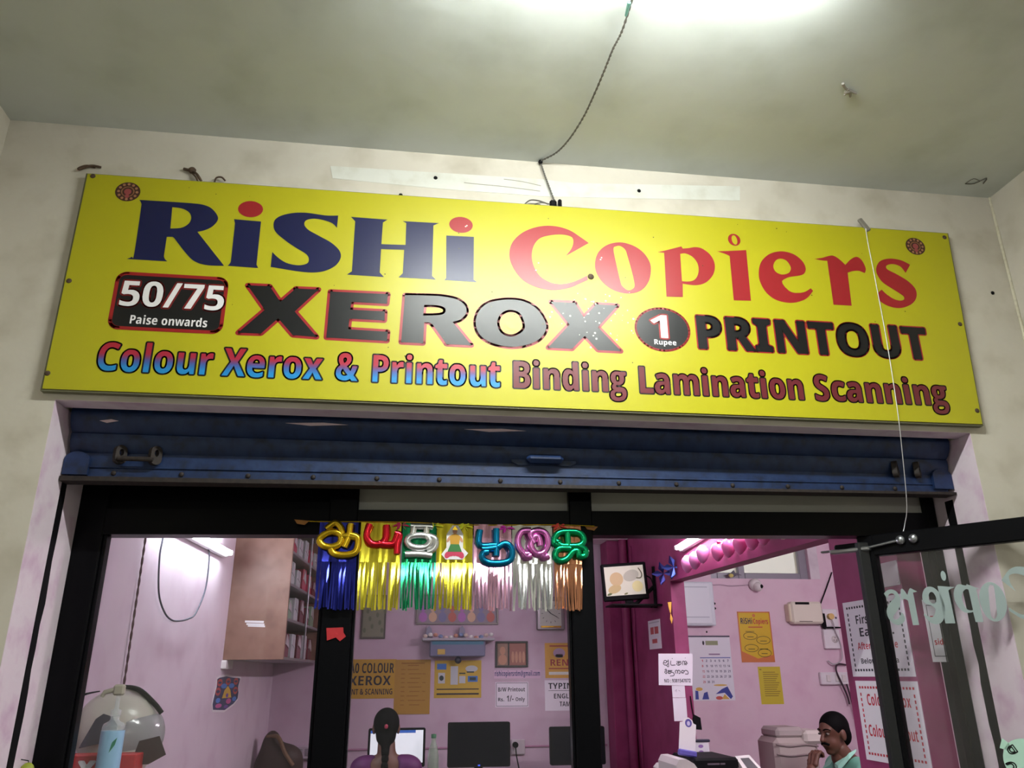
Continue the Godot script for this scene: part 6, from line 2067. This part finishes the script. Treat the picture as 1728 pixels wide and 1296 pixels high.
func people():
	# the woman at the desk, seen from behind
	var at := Vector3(-0.03, 0.45, -3.0)
	stool("black round stool under the woman at the desk", -0.03, -3.0, 0.44)
	var hb := Basis(Vector3.UP, PI)
	var head := Vector3(-0.04, 1.19, -3.03)
	var P := func(x: float, y: float, z: float) -> Vector3: return at + Vector3(x, y - 0.45, z)
	var body := [cap_(P.call(0, 1.1, -0.01), P.call(0, 1.0, 0.01), 0.05, 0.06), cap_(P.call(-0.12, 0.975, 0), P.call(0.12, 0.975, 0), 0.06, 0.06), egg(P.call(0, 0.83, -0.01), Vector3(0.145, 0.2, 0.1)), egg(P.call(0, 0.57, 0), Vector3(0.175, 0.13, 0.14)),
		cap_(P.call(-0.165, 0.965, 0), P.call(-0.20, 0.76, -0.10), 0.047, 0.04), cap_(P.call(-0.20, 0.76, -0.10), P.call(-0.13, 0.785, -0.36), 0.038, 0.026), cap_(P.call(0.165, 0.965, 0), P.call(0.20, 0.76, -0.10), 0.047, 0.04), cap_(P.call(0.20, 0.76, -0.10), P.call(0.13, 0.785, -0.36), 0.038, 0.026)]
	var hbs := Basis(Vector3(1, 0, 0), Vector3(0, 0, -1), Vector3(0, 1, 0)) * Basis(Vector3(0, 0, 1), PI) if false else Basis(Vector3(-1, 0, 0), Vector3(0, 0, -1), Vector3(0, -1, 0))
	var o := person_("seated woman in a purple blouse seen from behind, black hair in a long plait", at, PI, M.skin_w, body, head, hb, [[P.call(-0.13, 0.785, -0.37), hbs, 0.5, -1.0], [P.call(0.13, 0.785, -0.37), hbs, 0.5, 1.0]])
	var st := S()
	blob([cap_(P.call(-0.125, 0.968, 0.002), P.call(0.125, 0.968, 0.002), 0.071, 0.071), egg(P.call(0, 0.82, -0.01), Vector3(0.16, 0.21, 0.116)), cap_(P.call(-0.165, 0.962, 0), P.call(-0.19, 0.83, -0.066), 0.058, 0.054), cap_(P.call(0.165, 0.962, 0), P.call(0.19, 0.83, -0.066), 0.058, 0.054), egg(P.call(-0.01, 1.0, 0.10), Vector3(0.1, 0.13, 0.085), Basis(), true), egg(P.call(0, 1.03, -0.08), Vector3(0.09, 0.08, 0.08), Basis(), true), cap_cut(P.call(0, 1.05, 0))], 0.011, 0.03, st)
	part(o, "blouse", st, mat(c8(88, 26, 86), 0.6))
	st = S()
	blob([egg(P.call(0, 0.57, 0.0), Vector3(0.19, 0.15, 0.155)), cap_(P.call(-0.09, 0.54, -0.02), P.call(-0.10, 0.53, -0.40), 0.09, 0.075), cap_(P.call(0.09, 0.54, -0.02), P.call(0.10, 0.53, -0.40), 0.09, 0.075), cap_(P.call(-0.10, 0.53, -0.40), P.call(-0.09, 0.08, -0.40), 0.075, 0.09), cap_(P.call(0.10, 0.53, -0.40), P.call(0.09, 0.08, -0.40), 0.075, 0.09)], 0.016, 0.05, st)
	part(o, "skirt", st, mat(c8(92, 40, 90), 0.7))
	for s in [-1, 1]:
		st = S()
		ball(st, P.call(0.09 * s, 0.035, -0.47), Vector3(0.042, 0.032, 0.1), 12)
		part(o, "sandal", st, M.matt_black)
	st = S()
	blob([egg(head + Vector3(0.0, 0.03, 0.016), Vector3(0.082, 0.092, 0.095)), egg(head + Vector3(0, -0.045, 0.045), Vector3(0.062, 0.06, 0.05)), cap_(head + Vector3(0, -0.06, 0.075), head + Vector3(0, -0.14, 0.085), 0.03, 0.025), egg(head + Vector3(0, 0.0, -0.1), Vector3(0.075, 0.085, 0.06), Basis(), true)], 0.006, 0.02, st)
	var hair := part(o, "hair", st, M.hair, "black hair drawn back")
	st = S()
	for i in 9:
		ball(st, head + Vector3(0.004 * sin(i * 3.0), -0.13 - i * 0.04, 0.095 + 0.012 * sin(i * 0.4)), Vector3(0.024 - i * 0.0006, 0.028, 0.02), 10)
	part(hair, "plait", st, M.hair)
	st = S()
	ball(st, head + Vector3(0.0, 0.015, 0.112), Vector3(0.012, 0.014, 0.007), 10)
	part(hair, "hair_clip", st, mat(c8(176, 60, 84), 0.4), "small red hair clip")
	# the man in the far room, his hand at his mouth
	at = Vector3(2.80, 0.45, -2.5)
	stool("black round stool under the man in the far room", 2.80, -2.5, 0.44)
	head = Vector3(2.70, 1.145, -2.5)
	hb = Basis(Vector3.UP, -PI / 2 + 0.30) * Basis(Vector3.RIGHT, 0.10)
	body = [cap_(Vector3(2.73, 1.06, -2.5), Vector3(2.78, 0.98, -2.5), 0.05, 0.06), cap_(Vector3(2.80, 0.955, -2.66), Vector3(2.80, 0.955, -2.34), 0.06, 0.06), egg(Vector3(2.80, 0.80, -2.5), Vector3(0.12, 0.2, 0.16)), egg(Vector3(2.81, 0.57, -2.5), Vector3(0.14, 0.12, 0.17)),
		cap_(Vector3(2.79, 0.945, -2.31), Vector3(2.55, 0.74, -2.28), 0.048, 0.042), cap_(Vector3(2.55, 0.74, -2.28), Vector3(2.47, 0.965, -2.38), 0.042, 0.03), cap_(Vector3(2.79, 0.945, -2.69), Vector3(2.72, 0.72, -2.72), 0.048, 0.042), cap_(Vector3(2.72, 0.72, -2.72), Vector3(2.50, 0.68, -2.60), 0.04, 0.028)]
	var hy := Vector3(0.42, 0.87, -0.25).normalized()
	var hzz := Vector3(0.80, -0.50, -0.30)
	hzz = (hzz - hy * hzz.dot(hy)).normalized()
	var hx := Basis(hy.cross(hzz), hy, hzz)
	var hx2 := Basis(Vector3(0, 0, 1), Vector3(-1, 0, 0), Vector3(0, -1, 0)).orthonormalized()
	o = person_("seated dark-haired man with a moustache in a mint shirt, hand at his mouth", at, 0, M.skin_m, body, head, hb, [[Vector3(2.475, 0.972, -2.382), hx, 1.15, 1.0], [Vector3(2.49, 0.68, -2.59), hx2, 0.5, 1.0]])
	st = S()
	blob([cap_(Vector3(2.80, 0.95, -2.66), Vector3(2.80, 0.95, -2.34), 0.072, 0.072), egg(Vector3(2.80, 0.79, -2.5), Vector3(0.136, 0.21, 0.178)), cap_(Vector3(2.79, 0.942, -2.31), Vector3(2.66, 0.80, -2.30), 0.062, 0.06), cap_(Vector3(2.79, 0.942, -2.69), Vector3(2.745, 0.80, -2.715), 0.062, 0.06), egg(Vector3(2.73, 1.06, -2.5), Vector3(0.07, 0.09, 0.065), Basis(), true)], 0.011, 0.03, st)
	var shirt := part(o, "shirt", st, mat(c8(126, 190, 168), 0.7))
	for s in [-1, 1]:
		st = S()
		var q := [Vector3(2.80, 1.065, -2.5 + 0.07 * s), Vector3(2.74, 1.045, -2.5 + 0.085 * s), Vector3(2.665, 0.975, -2.5 + 0.075 * s), Vector3(2.675, 0.985, -2.5 + 0.02 * s)]
		var off := Vector3(-0.02, -0.035, 0.022 * s)
		hexa(st, [q[0], q[1], q[2], q[3], q[0] + off * 0.4, q[1] + off, q[2] + off, q[3] + off * 0.4])
		part(shirt, "collar", st, mat(c8(150, 206, 186), 0.7))
	st = S()
	blob([egg(Vector3(2.81, 0.56, -2.5), Vector3(0.155, 0.13, 0.185)), cap_(Vector3(2.78, 0.53, -2.4), Vector3(2.40, 0.52, -2.38), 0.085, 0.068), cap_(Vector3(2.78, 0.53, -2.6), Vector3(2.40, 0.52, -2.62), 0.085, 0.068), cap_(Vector3(2.40, 0.52, -2.38), Vector3(2.42, 0.09, -2.38), 0.068, 0.055), cap_(Vector3(2.40, 0.52, -2.62), Vector3(2.42, 0.09, -2.62), 0.068, 0.055)], 0.016, 0.04, st)
	part(o, "trousers", st, mat(c8(44, 46, 60), 0.7))
	for s in [-1, 1]:
		st = S()
		ball(st, Vector3(2.37, 0.04, -2.5 + 0.12 * s), Vector3(0.11, 0.04, 0.045), 12)
		part(o, "shoe", st, M.matt_black)
	var L := func(v: Vector3) -> Vector3: return head + hb * v
	st = S()
	blob([egg(L.call(Vector3(0, 0.042, -0.022)), Vector3(0.080, 0.088, 0.096), hb), egg(L.call(Vector3(0, -0.01, -0.065)), Vector3(0.07, 0.07, 0.05), hb), egg(L.call(Vector3(0, -0.015, 0.095)), Vector3(0.075, 0.082, 0.085), hb, true), egg(L.call(Vector3(0.0, -0.10, 0.01)), Vector3(0.12, 0.08, 0.07), hb, true)], 0.006, 0.012, st)
	part(o, "hair", st, M.hair, "short black hair")
	st = S()
	tube(st, bend([L.call(Vector3(-0.03, -0.05, 0.076)), L.call(Vector3(-0.012, -0.04, 0.091)), L.call(Vector3(0.012, -0.04, 0.091)), L.call(Vector3(0.03, -0.05, 0.076))], 4), 0.007, 7)
	part(o, "moustache", st, M.hair)

func cap_cut(c: Vector3) -> Array:
	return egg(c, Vector3(0.075, 0.07, 0.09), Basis(), true)
